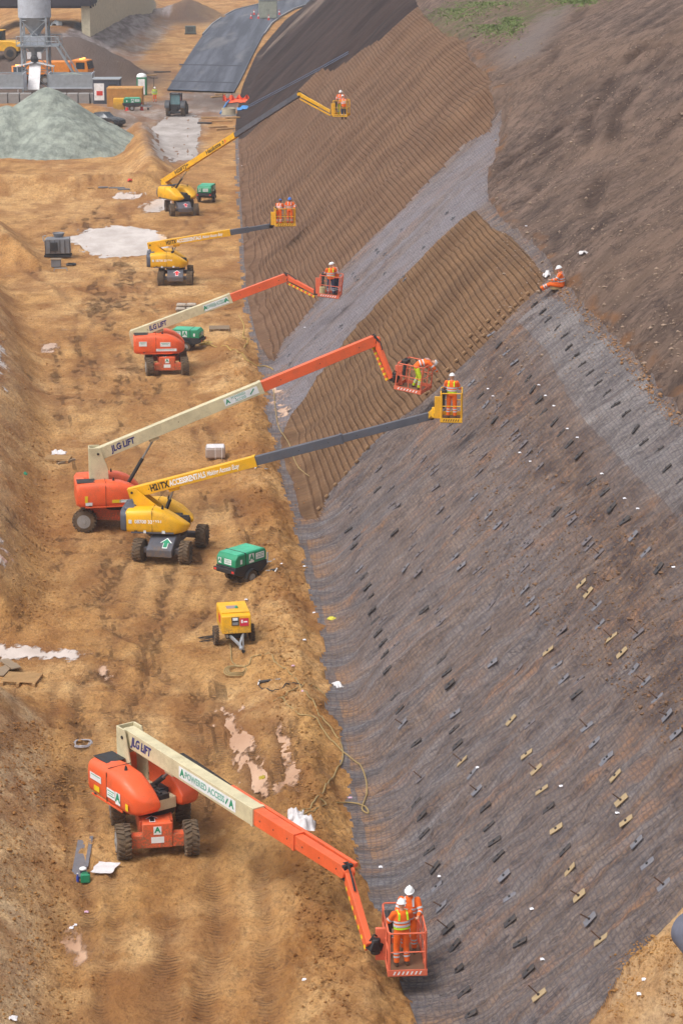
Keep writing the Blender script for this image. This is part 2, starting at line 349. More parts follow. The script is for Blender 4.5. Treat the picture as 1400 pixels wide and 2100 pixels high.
# --- wheel ruts
tracks = [([(210, 640), (203, 590), (206, 525)], .2), ([(222, 640), (222, 590), (228, 530)], .22), ([(250, 600), (250, 560), (240, 530)], .18), ([(275, 590), (272, 560), (262, 530)], .2),
 ([(0, 500), (100, 580), (180, 640), (260, 690)], .28), ([(0, 470), (90, 540), (180, 600), (300, 650)], .28),
 ([(160, 1480), (150, 1600), (160, 1760), (175, 1900)], .22), ([(182, 1480), (180, 1600), (190, 1700)], .22), ([(240, 1800), (232, 1900), (225, 2100)], .25),
 ([(470, 1380), (475, 1460), (510, 1560), (530, 1640)], .25), ([(560, 1400), (570, 1480), (590, 1580), (600, 1640)], .22),
 ([(395, 1440), (400, 1600), (430, 1900), (420, 2150)], .3), ([(330, 1780), (345, 1900), (350, 2150)], .28), ([(530, 1760), (540, 1900), (560, 2150)], .26),
 ([(0, 1318), (120, 1322), (240, 1345), (400, 1420)], .25), ([(0, 1360), (120, 1350), (200, 1375), (300, 1440)], .25), ([(90, 1290), (200, 1270), (330, 1330)], .22),
 ([(150, 1300), (230, 1200), (260, 1160)], .22), ([(420, 1260), (400, 1350), (410, 1450)], .22), ([(120, 820), (150, 900), (140, 980)], .3), ([(230, 780), (300, 800), (420, 790)], .22),
 ([(330, 860), (300, 820), (240, 800)], .2), ([(400, 880), (420, 980), (450, 1050)], .25), ([(430, 870), (460, 960), (500, 1060)], .22), ([(150, 560), (250, 550), (320, 640)], .25),
 ([(330, 240), (350, 330), (360, 350)], .35), ([(400, 240), (395, 320), (390, 340)], .35), ([(200, 420), (120, 440), (10, 460)], .25), ([(240, 440), (150, 455), (20, 480)], .25)]
hilltr = [([(1400, 80), (1330, 100), (1260, 130), (1180, 200), (1090, 300), (990, 390)], .3), ([(1195, 20), (1170, 60), (1140, 110), (1110, 140)], .35), ([(1185, 20), (1155, 60), (1125, 100)], .25),
 ([(1110, 140), (1060, 180), (1010, 235)], .3), ([(1330, 90), (1260, 150), (1225, 210), (1205, 260), (1200, 300)], .35), ([(1225, 210), (1160, 250), (1100, 300), (1000, 350)], .3),
 ([(1400, 60), (1345, 130), (1290, 190), (1250, 260), (1225, 330), (1218, 420), (1215, 490)], .4), ([(1330, 160), (1270, 230), (1240, 300), (1232, 400), (1225, 480)], .3),
 ([(1200, 320), (1140, 360), (1080, 410), (1050, 450)], .28), ([(1180, 240), (1120, 290), (1050, 330), (985, 360)], .25), ([(1400, 230), (1350, 290), (1320, 330)], .35), ([(1150, 290), (1100, 330), (1030, 370)], .2),
 ([(1400, 500), (1340, 560), (1280, 600)], .3), ([(1400, 650), (1350, 640), (1300, 610)], .25)]
trk = np.zeros(X.shape); tph = np.zeros(X.shape)
_r = random.Random(21); rnd = []
for _ in range(30):
    y0_ = _r.uniform(54, 185); L_ = _r.uniform(10, 45); x0_ = float(Xt(y0_)) - _r.uniform(2.5, 9.5) * max(1, y0_ / 110); a_ = _r.uniform(-.16, .10); c_ = _r.uniform(-.006, .006); g_ = _r.uniform(1.75, 2.1)
    for sd_ in (-g_ / 2, g_ / 2): rnd.append(([(x0_ + sd_ + a_ * t_ + c_ * t_ * t_, y0_ + t_) for t_ in np.linspace(0, L_, 9)], _r.uniform(.13, .2)))
for _ in range(9):
    y0_ = _r.uniform(60, 150); x0_ = float(Xt(y0_)) - _r.uniform(5, 12); rr_ = _r.uniform(5, 10); a0_ = _r.uniform(0, 6.28); k_ = _r.choice((-1, 1))
    for sd_ in (0, 1.9): rnd.append(([(x0_ + (rr_ + sd_) * math.cos(a0_ + k_ * t_), y0_ + (rr_ + sd_) * math.sin(a0_ + k_ * t_)) for t_ in np.linspace(0, 1.4, 12)], _r.uniform(.13, .2)))
for L, w in tracks + hilltr + rnd:
    P = L if isinstance(L[0][0], float) and L[0][1] < 260 and (L, w) in rnd else pw(L); Pn = np.array(P); x0, y0 = Pn.min(0) - 2; x1, y1 = Pn.max(0) + 2
    m = (X > x0) & (X < x1) & (Yg > y0) & (Yg < y1)
    wob = .55 * fbm(X[m] / 3, Yg[m] / 4, 3)
    d, al = dline(P, X[m] + wob, Yg[m], arc=True); k = np.exp(-(d / w) ** 2) * np.clip(fbm(X[m] / 2.5 + 5, Yg[m] / 6, 2) * 2.5 + .75, 0, 1); rim = np.exp(-((d - 1.7 * w) / (w * .6)) ** 2)
    dep = .03 if (L, w) in rnd else .09 if (L, w) in tracks else .16
    rough[m] += -dep * k + .45 * dep * rim * (k > .0001)
    s = k > trk[m]; a = trk[m]; a[s] = k[s]; trk[m] = a; b = tph[m]; b[s] = al[s]; tph[m] = b
Z2 = Z2 + np.where(reg == 1, 0, rough) * (~pn)
Zfin = Z2
# --- colour attributes (soil types and stains that stay with the place)
pale = np.clip(fbm(X / 3.2 + 4, Yg / 5, 4) * 1.8, 0, 1)
def blob(px, py, r, a=1.0):
    x, y = ph(px, py); return a * np.exp(-(((X - x) ** 2 + ((Yg - y) * .5) ** 2) / r ** 2))
for px, py, r, a in ((130, 420, 5, .9), (60, 400, 5, .8), (330, 1170, 2.2, .7), (250, 1170, 2, .6), (180, 900, 2.2, .8), (140, 830, 2.5, .8), (150, 640, 3, .5), (430, 1180, 2, .5), (350, 900, 3, .5), (420, 2050, 1.5, .5), (380, 1400, 1.2, .5), (270, 60, 12, .5), (330, 560, 2.5, .3), (440, 360, 3, .4)):
    pale = np.maximum(pale, blob(px, py, r, a))
pale = pale * (reg == 0)
greyb = np.clip((Z - .1) / .5, 0, 1) * inpoly(bankA, X, Yg) * .9 + np.clip((Z - .6), 0, 1) * inpoly(bankB, X, Yg) * .45
grav = np.zeros(X.shape)   # grey crushed stone and concrete spill on the yard road
for pg in ([(300, 250), (330, 235), (400, 228), (420, 260), (400, 300), (405, 322), (345, 335), (312, 320)], [(200, 215), (340, 205), (345, 190), (480, 190), (500, 205), (500, 240), (420, 240), (330, 250), (270, 260)], [(175, 110), (345, 22), (350, 60), (232, 150), (200, 140)], [(0, 120), (150, 70), (250, 160), (200, 180), (0, 180)]):
    P = pw(pg); d = dline(P, X, Yg, True); sg = np.where(inpoly(P, X, Yg), d, -d); grav = np.maximum(grav, sstep(-1.2, 1.0, sg + fbm(X / 2, Yg / 3, 2)))
grav = grav * (V < -.5); greyb = np.maximum(greyb, .65 * (SOI & (V > 0)))
drk = np.clip(blob(165, 150, 9) + blob(60, 140, 9, .9) + blob(90, 90, 14, .8) + blob(430, 205, 4, .6) + blob(200, 110, 6, .8) + blob(480, 215, 3, .5) + blob(390, 30, 8, .9), 0, .92) * (V < -.4) * (reg == 0)
spur = sstep(.3, 1.2, Z) * inpoly(spurF, X, Yg) * (X > g0(170, 100)[0]) * (reg == 0)
grass = np.clip(blob(960, 20, 9) + blob(1000, 60, 5, .6) + blob(1180, 5, 5, .7) + blob(1040, 30, 3, .5) + blob(905, 30, 4, .5), 0, 1) * (reg == 4)
Pg = pw([(1010, 110), (1060, 80), (1100, 30), (1180, 5), (1140, 60), (1110, 110), (1040, 140)]); dg = dline(Pg, X, Yg, True); greyh = sstep(-1, 1.5, np.where(inpoly(Pg, X, Yg), dg, -dg)) * (reg == 4)
greyh = np.maximum(greyh, sstep(0, 8, X - np.interp(Yg, [60, 110, 200], [8, 22, 60])) * 0)
light5 = sstep(-2, 2, -(dline(pw([(575, 80), (610, 45), (650, 12)]), X, Yg) - 3)) * (reg == 5)
Pb = pw([(1000, 640), (1120, 760), (1250, 930), (1420, 1090), (1420, 1600), (1330, 1500), (1230, 1330), (1180, 1160), (1110, 1020), (1040, 900), (950, 770)]); Pm = pw([(545, 765), (640, 640), (860, 385), (995, 262), (1010, 300), (985, 410), (870, 540), (650, 775), (585, 870)]); dm_ = dline(Pm, X, Yg, True); mid = sstep(-2, .6, np.where(inpoly(Pm, X, Yg), dm_, -dm_)); db_ = dline(Pb, X, Yg, True); brn = sstep(-1.0, 1.2, np.where(inpoly(Pb, X, Yg), db_, -db_) + .9 * fbm(X / 1.5, Yg / 1.5, 3)) * (V > 2)
snd = np.clip(1 - V / 1.3, 0, 1) * (V > 0) * np.clip(fbm(Yg / 1.1, X * 0 + 3, 3) * 2.5 + .3, 0, 1)
ore = np.where(reg == 4, lip * (.25 + 1.2 * fbm(X / .7, Yg / 1.1, 4)), 0); ore = np.clip(ore, 0, 1)
# --- build one object per region
nr, nc = X.shape
def make_region(k, name, mat, label=None):
    fi = reg_face == k
    r, c = np.nonzero(fi)
    a = r * nc + c; q = np.stack([a, a + 1, a + nc + 1, a + nc], 1)
    used, inv = np.unique(q.ravel(), return_inverse=True)
    me = bpy.data.meshes.new(name)
    co = np.stack([X2.ravel()[used], Yg.ravel()[used], Zfin.ravel()[used]], 1).astype(np.float32)
    me.vertices.add(len(co)); me.vertices.foreach_set('co', co.ravel())
    me.loops.add(len(inv)); me.loops.foreach_set('vertex_index', inv.astype(np.int32))
    nf = len(q); me.polygons.add(nf); me.polygons.foreach_set('loop_start', (np.arange(nf) * 4).astype(np.int32)); me.polygons.foreach_set('use_smooth', np.ones(nf, bool))
    me.update(calc_edges=True)
    for nm, ar in (('trk', trk), ('tph', tph), ('pale', pale), ('greyb', greyb), ('grav', grav), ('grass', grass), ('greyh', greyh), ('light5', light5), ('ore', ore), ('pud', pud), ('vv', V), ('spur', spur), ('mid', mid), ('drk', drk), ('brn', brn), ('snd', snd), ('fr', zc)):
        at = me.attributes.new(nm, 'FLOAT', 'POINT'); at.data.foreach_set('value', ar.ravel()[used].astype(np.float32))
    me.materials.append(mat); o = bpy.data.objects.new(name, me); scene.collection.objects.link(o); o['kind'] = 'structure'
    if label: o['label'] = label
    return o
reg_face = reg[:-1, :-1]

# --- soil of the floor and the banks
def soil_mat():
    m, n, b = new_mat('wet_sandy_soil'); v = N(n, 'TexCoord').outputs['Object']
    a = noise(n, mapping(n, v, (1, .6, 1)), .55, 8, .62, .4); c = mixc(n, rng(n, a, .36, .64), S(158, 110, 58), S(214, 164, 102))
    a2 = noise(n, v, .13, 4, .6); c = mixc(n, rng(n, a2, .42, .62, 0, .5), c, S(168, 110, 56))
    c = mixc(n, math_(n, 'MULTIPLY', attr(n, 'pale'), rng(n, noise(n, v, .9, 6, .65), .35, .6)), c, S(224, 180, 124))
    c = mixc(n, math_(n, 'MULTIPLY', attr(n, 'greyb'), rng(n, noise(n, v, .7, 6, .65), .38, .58, .35, 1.0)), c, mixc(n, rng(n, noise(n, v, 1.6, 5, .7), .4, .6), S(196, 166, 132), S(226, 194, 152)))
    c = mixc(n, rng(n, noise(n, mapping(n, v, (1, .45, 1)), 2.4, 6, .7), .56, .70, 0, .5), c, S(112, 72, 42))
    c = mixc(n, rng(n, noise(n, mapping(n, v, (1, .6, 1)), 5.0, 5, .78), .55, .67, 0, .62), c, S(104, 74, 48)); c = mixc(n, rng(n, noise(n, mapping(n, v, (1, .5, 1)), 1.7, 7, .72), .55, .66, 0, .5), c, S(208, 166, 112))
    gr = mixc(n, rng(n, noise(n, mapping(n, v, (1, .35, 1)), .5, 5, .6), .4, .65), S(128, 114, 106), S(178, 166, 160))
    c = mixc(n, math_(n, 'MULTIPLY', attr(n, 'grav'), .9), c, gr)
    wet = rng(n, noise(n, mapping(n, v, (1, .4, 1)), 1.2, 5, .6), .62, .70)
    ptc = math_(n, 'MULTIPLY', attr(n, 'pud'), .75); c = mixc(n, ptc, c, S(136, 96, 64))
    c = mixc(n, rng(n, noise(n, mapping(n, v, (1, .55, 1)), 9.0, 8, .82), .47, .62, 0, .5), c, S(110, 76, 48)); c = mixc(n, rng(n, noise(n, mapping(n, v, (1, .6, 1)), .32, 6, .6), .50, .60, 0, .55), c, S(140, 90, 46))
    c = mixc(n, attr(n, 'drk'), c, S(92, 76, 68)); c = mixc(n, attr(n, 'spur'), c, mixc(n, rng(n, noise(n, mapping(n, v, (.9, .22, .4), (0, 0, R(35))), .8, 5, .6, .8), .4, .62), S(112, 98, 94), S(160, 148, 146)))
    c = mixc(n, math_(n, 'MULTIPLY', attr(n, 'trk'), .42), c, S(118, 78, 48))
    n.links.new(c, b.inputs['Base Color'])
    n.links.new(math_(n, 'SUBTRACT', .92, math_(n, 'MULTIPLY', wet, .45)), b.inputs['Roughness']); b.inputs['Specular IOR Level'].default_value = .3
    tre = math_(n, 'MULTIPLY', math_(n, 'SINE', math_(n, 'MULTIPLY', attr(n, 'tph'), 36)), rng(n, attr(n, 'trk'), .15, .6))
    h = math_(n, 'ADD', noise(n, mapping(n, v, (1, .7, 1)), 3.2, 9, .68), math_(n, 'MULTIPLY', math_(n, 'MULTIPLY', tre, rng(n, noise(n, v, .7, 4, .6), .45, .6)), .22))
    n.links.new(bump(n, noise(n, v, 11, 5, .7), .7, .06, bump(n, h, .9, .28)), b.inputs['Normal'])
    return m
def net_mat(pale_sheet=False):
    m, n, b = new_mat('geotextile' if pale_sheet else 'netting_over_soil'); v = N(n, 'TexCoord').outputs['Object']
    st = mapping(n, v, (.16, 1.35, .16)); st2 = mapping(n, v, (.30, 3.4, .30))
    f1 = noise(n, st, .8, 6, .6, .5); f2 = noise(n, st2, 1.0, 5, .62, .3); iso = noise(n, v, 1.1, 7, .7)
    s = mixc(n, rng(n, iso, .38, .62), S(118, 96, 82), S(168, 136, 108))
    s = mixc(n, rng(n, noise(n, mapping(n, v, (.35, 1.0, .35)), 1.1, 5, .7), .53, .63, 0, .8), s, S(186, 134, 90))
    s = mixc(n, rng(n, noise(n, v, 4.5, 5, .8), .60, .70, 0, .7), s, S(74, 58, 50))
    s = mixc(n, rng(n, noise(n, mapping(n, v, (1, 1.5, 1)), 5.0, 4, .8), .665, .72, 0, .8), s, S(196, 182, 160))
    blue = mixc(n, rng(n, f2, .35, .65), S(102, 101, 107), S(146, 143, 146))
    if pale_sheet: s = mixc(n, .85, s, mixc(n, rng(n, f1, .35, .65), S(118, 108, 106), S(176, 168, 164))); cover = rng(n, f2, .35, .7, .1, .4)
    else: cover = math_(n, 'MULTIPLY', rng(n, math_(n, 'ADD', math_(n, 'ADD', math_(n, 'MULTIPLY', f1, .42), math_(n, 'MULTIPLY', f2, .28)), math_(n, 'MULTIPLY', iso, .30)), .38, .60, .14, .70), rng(n, attr(n, 'vv'), 0, 4.5, 1.35, 1.0), clamp=True)
    sep = N(n, 'SeparateXYZ'); n.links.new(v, sep.inputs[0])
    dl = math_(n, 'ADD', sep.outputs[0], sep.outputs[2])
    wob = noise(n, v, 1.0, 3)
    def lines(x, per, w):
        q = math_(n, 'PINGPONG', math_(n, 'ADD', x, math_(n, 'MULTIPLY', wob, .35)), per / 2); return rng(n, q, 0, per * w, 1, 0)
    wire = math_(n, 'MAXIMUM', lines(dl, .20, .22), lines(sep.outputs[1], .17, .22))
    s = mixc(n, math_(n, 'MULTIPLY', attr(n, 'brn'), rng(n, noise(n, v, 1.6, 7, .75), .40, .60)), s, S(92, 66, 48)); s = mixc(n, math_(n, 'MULTIPLY', attr(n, 'brn'), rng(n, noise(n, mapping(n, v, (1, 1.6, 1)), 3.6, 5, .8), .56, .66)), s, S(182, 134, 92))
    cover = math_(n, 'MULTIPLY', cover, math_(n, 'SUBTRACT', 1.0, math_(n, 'MULTIPLY', attr(n, 'brn'), .62)))
    s = mixc(n, attr(n, 'snd'), s, S(190, 140, 92)); cover = math_(n, 'MULTIPLY', cover, math_(n, 'SUBTRACT', 1.0, math_(n, 'MULTIPLY', attr(n, 'snd'), .6)))
    c = mixc(n, cover, s, blue)
    rid = math_(n, 'ABSOLUTE', math_(n, 'SUBTRACT', noise(n, mapping(n, v, (.22, 1.1, .22)), 1.0, 6, .68, .4), .5)); c = mixc(n, rng(n, rid, 0, .022, .6, 0), c, S(66, 58, 60))
    c = mixc(n, math_(n, 'MULTIPLY', attr(n, 'mid'), rng(n, noise(n, mapping(n, v, (.12, .7, .12)), .9, 6, .65, .6), .36, .58, .15, .8)), c, S(152, 145, 150))
    c = mixc(n, rng(n, noise(n, mapping(n, v, (.8, 1.6, .8)), 6.5, 6, .8), .50, .66, 0, .55), c, S(70, 58, 54)); c = mixc(n, rng(n, noise(n, mapping(n, v, (.7, 1.8, .7)), 4.2, 6, .8), .56, .70, 0, .5), c, S(160, 150, 144))
    c = mixc(n, math_(n, 'MULTIPLY', wire, .44), c, S(74, 76, 92))
    n.links.new(c, b.inputs['Base Color']); b.inputs['Roughness'].default_value = .85; b.inputs['Specular IOR Level'].default_value = .25
    h = math_(n, 'ADD', math_(n, 'MULTIPLY', f2, .4), math_(n, 'MULTIPLY', iso, 1.1))
    n.links.new(bump(n, wire, .25, .02, bump(n, noise(n, v, 7, 6, .8), .9, .09, bump(n, h, .95, .34))), b.inputs['Normal'])
    return m
def panel_mat(name, c1, c2, edge):
    m, n, b = new_mat(name); v = N(n, 'TexCoord').outputs['Object']
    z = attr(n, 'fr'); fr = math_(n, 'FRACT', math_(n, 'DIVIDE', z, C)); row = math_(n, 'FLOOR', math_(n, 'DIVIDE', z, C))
    sep = N(n, 'SeparateXYZ'); n.links.new(v, sep.inputs[0])
    a = noise(n, mapping(n, v, (.5, .9, .5)), .5, 6, .62); c = mixc(n, rng(n, a, .36, .64), c1, c2)
    c = mixc(n, rng(n, noise(n, v, 6, 5, .75), .52, .68, 0, .55), c, S(92, 68, 52))
    c = mixc(n, rng(n, noise(n, mapping(n, v, (.16, .9, .16)), 1.1, 4, .6), .55, .70, 0, .55), c, S(98, 76, 62))
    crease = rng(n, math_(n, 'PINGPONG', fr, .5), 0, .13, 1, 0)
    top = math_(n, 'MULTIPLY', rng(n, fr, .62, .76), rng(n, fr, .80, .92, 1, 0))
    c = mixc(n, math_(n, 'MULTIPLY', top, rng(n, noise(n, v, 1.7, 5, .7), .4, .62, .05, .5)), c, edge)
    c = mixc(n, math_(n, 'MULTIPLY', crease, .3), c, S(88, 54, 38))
    jo = math_(n, 'PINGPONG', math_(n, 'ADD', sep.outputs[1], math_(n, 'MULTIPLY', row, .223)), .24)
    jl = rng(n, jo, 0, .04, 1, 0)
    c = mixc(n, math_(n, 'MULTIPLY', jl, .28), c, S(82, 58, 44))
    n.links.new(c, b.inputs['Base Color']); b.inputs['Roughness'].default_value = .95; b.inputs['Specular IOR Level'].default_value = .15
    h = math_(n, 'SUBTRACT', noise(n, v, 5, 6, .7), math_(n, 'ADD', math_(n, 'MULTIPLY', crease, .7), math_(n, 'MULTIPLY', jl, .5)))
    n.links.new(bump(n, h, .9, .10), b.inputs['Normal']); return m
def hill_mat():
    m, n, b = new_mat('hillside_soil'); v = N(n, 'TexCoord').outputs['Object']
    a = noise(n, rmap(n, v, -HANG, (.10, 1.0, 1)), .8, 8, .7, .3); c = mixc(n, rng(n, a, .38, .62), S(100, 83, 74), S(146, 122, 108))
    c = mixc(n, rng(n, noise(n, rmap(n, v, -HANG, (.22, 1.3, 1)), 2.6, 8, .78), .50, .60, 0, .7), c, S(74, 58, 52))
    c = mixc(n, rng(n, noise(n, v, .09, 3, .5), .42, .6, 0, .5), c, S(140, 114, 96))
    c = mixc(n, rng(n, noise(n, v, 5, 4, .8), .63, .72, 0, .6), c, S(178, 152, 126))
    rid = math_(n, 'ABSOLUTE', math_(n, 'SUBTRACT', noise(n, rmap(n, v, -HANG, (.12, .9, 1)), .8, 8, .7, .3), .5)); c = mixc(n, rng(n, rid, 0, .03, .6, 0), c, S(66, 54, 52))
    c = mixc(n, rng(n, attr(n, 'ore'), .25, .8, 0, .8), c, S(146, 104, 72))
    c = mixc(n, math_(n, 'MULTIPLY', attr(n, 'greyh'), .75), c, mixc(n, noise(n, v, 3, 4), S(120, 108, 104), S(146, 134, 128)))
    gm = rng(n, math_(n, 'ADD', attr(n, 'grass'), math_(n, 'MULTIPLY', noise(n, v, .7, 7, .8), 2.2)), 2.02, 2.32)
    c = mixc(n, gm, c, mixc(n, noise(n, v, 4, 3), S(88, 88, 56), S(112, 116, 74)))
    c = mixc(n, math_(n, 'MULTIPLY', attr(n, 'trk'), .6), c, S(70, 54, 48))
    n.links.new(c, b.inputs['Base Color']); b.inputs['Roughness'].default_value = .95; b.inputs['Specular IOR Level'].default_value = .15
    n.links.new(bump(n, noise(n, v, 9, 5, .7), .6, .07, bump(n, noise(n, rmap(n, v, -HANG, (.25, 1.3, 1)), 2.0, 9, .75), 1.0, .40)), b.inputs['Normal']); return m
def dark_mat():
    m, n, b = new_mat('dark_topsoil'); v = N(n, 'TexCoord').outputs['Object']
    c = mixc(n, rng(n, noise(n, mapping(n, v, (.25, 1, .25)), .35, 7, .65), .38, .62), S(48, 38, 37), S(70, 55, 51))
    c = mixc(n, math_(n, 'MULTIPLY', attr(n, 'light5'), rng(n, noise(n, mapping(n, v, (.3, 1, .3)), .5, 6, .65), .35, .6)), c, S(134, 116, 104))
    n.links.new(c, b.inputs['Base Color']); b.inputs['Roughness'].default_value = .95; b.inputs['Specular IOR Level'].default_value = .15
    n.links.new(bump(n, noise(n, mapping(n, v, (.4, 1, .4)), 1.2, 8, .7), .8, .3), b.inputs['Normal']); return m
M_SOIL = soil_mat(); M_NET = net_mat()
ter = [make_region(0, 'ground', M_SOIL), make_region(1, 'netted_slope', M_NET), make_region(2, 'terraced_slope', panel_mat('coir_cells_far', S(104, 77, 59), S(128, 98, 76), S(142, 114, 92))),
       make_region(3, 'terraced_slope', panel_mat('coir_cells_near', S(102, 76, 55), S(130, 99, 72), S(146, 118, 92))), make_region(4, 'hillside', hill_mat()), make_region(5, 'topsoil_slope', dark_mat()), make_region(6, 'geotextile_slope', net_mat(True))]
# distant ground to the horizon
o = MB().add([(-3000, rows[-1] - 2, -1.2), (3000, rows[-1] - 2, -1.2), (3000, 4500, -1.2), (-3000, 4500, -1.2)], [(0, 1, 2, 3)]).build('ground', M_SOIL); tag(o, kind='structure')
# fast hit tests on the finished surface (every second row and column)
def _bvh():
    r = np.arange(0, nr, 2); c = np.arange(0, nc, 2); A = np.stack([X2[np.ix_(r, c)], Yg[np.ix_(r, c)], Zfin[np.ix_(r, c)]], -1)
    a, b = A.shape[:2]; I = np.arange(a * b).reshape(a, b)
    q = np.stack([I[:-1, :-1], I[:-1, 1:], I[1:, 1:], I[1:, :-1]], -1).reshape(-1, 4)
    return BVHTree.FromPolygons(A.reshape(-1, 3).tolist(), q.tolist())
BV = _bvh(); EYE = Vector((0, 0, CH))
def G(px, py):
    r = ray(px, py).normalized(); h = BV.ray_cast(EYE, r); return h[0] if h[0] is not None else Vector((*g0(px, py), 0))
def GN(px, py):
    h = BV.ray_cast(EYE, ray(px, py).normalized()); nn = h[1]; return h[0], (nn if nn.z > 0 else -nn)
def dz(x, y):
    h = BV.ray_cast(Vector((x, y, 80)), Vector((0, 0, -1))); return h[0].z if h[0] is not None else 0.0
# water sheets
def water_mat(nm, w1, w2):
    m, n, b = new_mat(nm); v = N(n, 'TexCoord').outputs['Object']
    c = mixc(n, rng(n, noise(n, mapping(n, v, (1, .4, 1)), .6, 5, .6), .35, .65), w1, w2); n.links.new(c, b.inputs['Base Color'])
    b.inputs['Roughness'].default_value = .12; b.inputs['IOR'].default_value = 1.33; b.inputs['Specular IOR Level'].default_value = .5; n.links.new(rng(n, math_(n, 'ADD', attr(n, 'depth'), math_(n, 'MULTIPLY', math_(n, 'SUBTRACT', noise(n, v, 5, 5, .7), .5), .22)), .0, .30), b.inputs['Alpha'])
    n.links.new(bump(n, noise(n, v, 6, 3), .04, .01), b.inputs['Normal']); return m
M_WAT = water_mat('milky_water', S(176, 132, 98), S(210, 172, 142)); M_SLU = water_mat('pale_slurry', S(150, 138, 130), S(186, 176, 170)); M_SLU.node_tree.nodes['Principled BSDF'].inputs['Roughness'].default_value = .55; M_WAT2 = water_mat('sky_white_water', S(190, 172, 160), S(222, 206, 196))  # the whitest water has the overcast sky's reflection put into its base colour
for (pxs, lab), P in zip(puddles, PW):
    Pn = np.array(P); x0, y0 = Pn.min(0) - .3; x1, y1 = Pn.max(0) + .3; st = max(.045, (x1 - x0) / 150); sy = st * 1.6
    xs_ = np.arange(x0, x1, st); ys_ = np.arange(y0, y1, sy); gx, gy = np.meshgrid(xs_, ys_)
    d = dline(P, gx, gy, True); sg = np.where(inpoly(P, gx, gy), d, -d); sz = min(x1 - x0, y1 - y0)
    f = sg + fbm(gx / .45, gy / 1.5, 5, .75) * min(1.2, sz * .55) + sz * .07
    keep = f > 0; gz = h0(gx, gy) + .012 - .015
    mb = MB(); idx = -np.ones(gx.shape, int); vs = []; fs = []; fv = []
    for i in range(gx.shape[0] - 1):
        for j in range(gx.shape[1] - 1):
            if keep[i, j]:
                q = []
                for a, b_ in ((i, j), (i, j + 1), (i + 1, j + 1), (i + 1, j)):
                    if idx[a, b_] < 0: idx[a, b_] = len(vs); vs.append((gx[a, b_], gy[a, b_], gz[a, b_])); fv.append(max(0.0, float(f[a, b_])))
                    q.append(idx[a, b_])
                fs.append(tuple(q))
    if fs:
        mb.v = [Vector(p) for p in vs]; mb.f = fs; o = mb.build('puddle_water', M_SLU if 'slurry' in lab else M_WAT2 if pxs[0][1] < 500 or pxs[0][0] < 0 else M_WAT, smooth=True); tag(o, lab, None, None, 'structure'); at_ = o.data.attributes.new('depth', 'FLOAT', 'POINT'); at_.data.foreach_set('value', np.array(fv[:len(o.data.vertices)], dtype=np.float32))
# ================================================================ PEOPLE
SKIN = paint('skin', S(198, 148, 120), .6, dirt=0); SKIN2 = paint('skin_dark', S(120, 80, 60), .6, dirt=0)
HV_O = paint('hi_vis_orange', S(255, 112, 26), .8, dirt=.25, scale=5); HV_Y = paint('hi_vis_lime', S(205, 226, 40), .8, dirt=.25, scale=5)
SILV = paint('reflective_tape', S(196, 200, 204), .4, dirt=.1); NAVY = paint('navy_cloth', S(52, 62, 92), .85, dirt=.3); BLK = paint('black_rubber', S(30, 30, 34), .7, dirt=.35)
HELW = paint('white_helmet', S(238, 238, 238), .3, dirt=.05); HELB = paint('blue_helmet', S(40, 110, 200), .3, dirt=.05); HELS = paint('dark_glasses', S(20, 22, 30), .2, dirt=0)
BOOT = paint('muddy_boots', S(92, 74, 58), .8, dirt=.5); GLOVE = paint('work_gloves', S(190, 120, 60), .85, dirt=.2); HARN = paint('harness_lime', S(190, 235, 40), .7, dirt=0)
for _m in (HV_O, HV_Y, NAVY):
    for _n in _m.node_tree.nodes:
        if _n.type == 'BUMP': _n.inputs['Strength'].default_value = .8; _n.inputs['Distance'].default_value = .035
def V3(*a): return Vector(a)
def ell(mb, pts, n=14):                # pts = [(centre, right vector, rx, ry)]; the section stands across the spine
    rs = []
    for i, (c, rv, rx, ry) in enumerate(pts):
        c = Vector(c); d = (Vector(pts[min(i + 1, len(pts) - 1)][0]) - Vector(pts[max(i - 1, 0)][0])).normalized(); rv = Vector(rv).normalized(); rv = (rv - d * rv.dot(d)).normalized(); f = d.cross(rv)
        rs.append([c + rv * rx * math.cos(2 * math.pi * k / n) + f * ry * math.sin(2 * math.pi * k / n) for k in range(n)])
    mb.rings(rs)
def remesh(o, vox, sm=2):
    m = o.modifiers.new('fuse', 'REMESH'); m.mode = 'VOXEL'; m.voxel_size = vox; m.use_smooth_shade = True
    s = o.modifiers.new('soften', 'SMOOTH'); s.factor = .5; s.iterations = sm
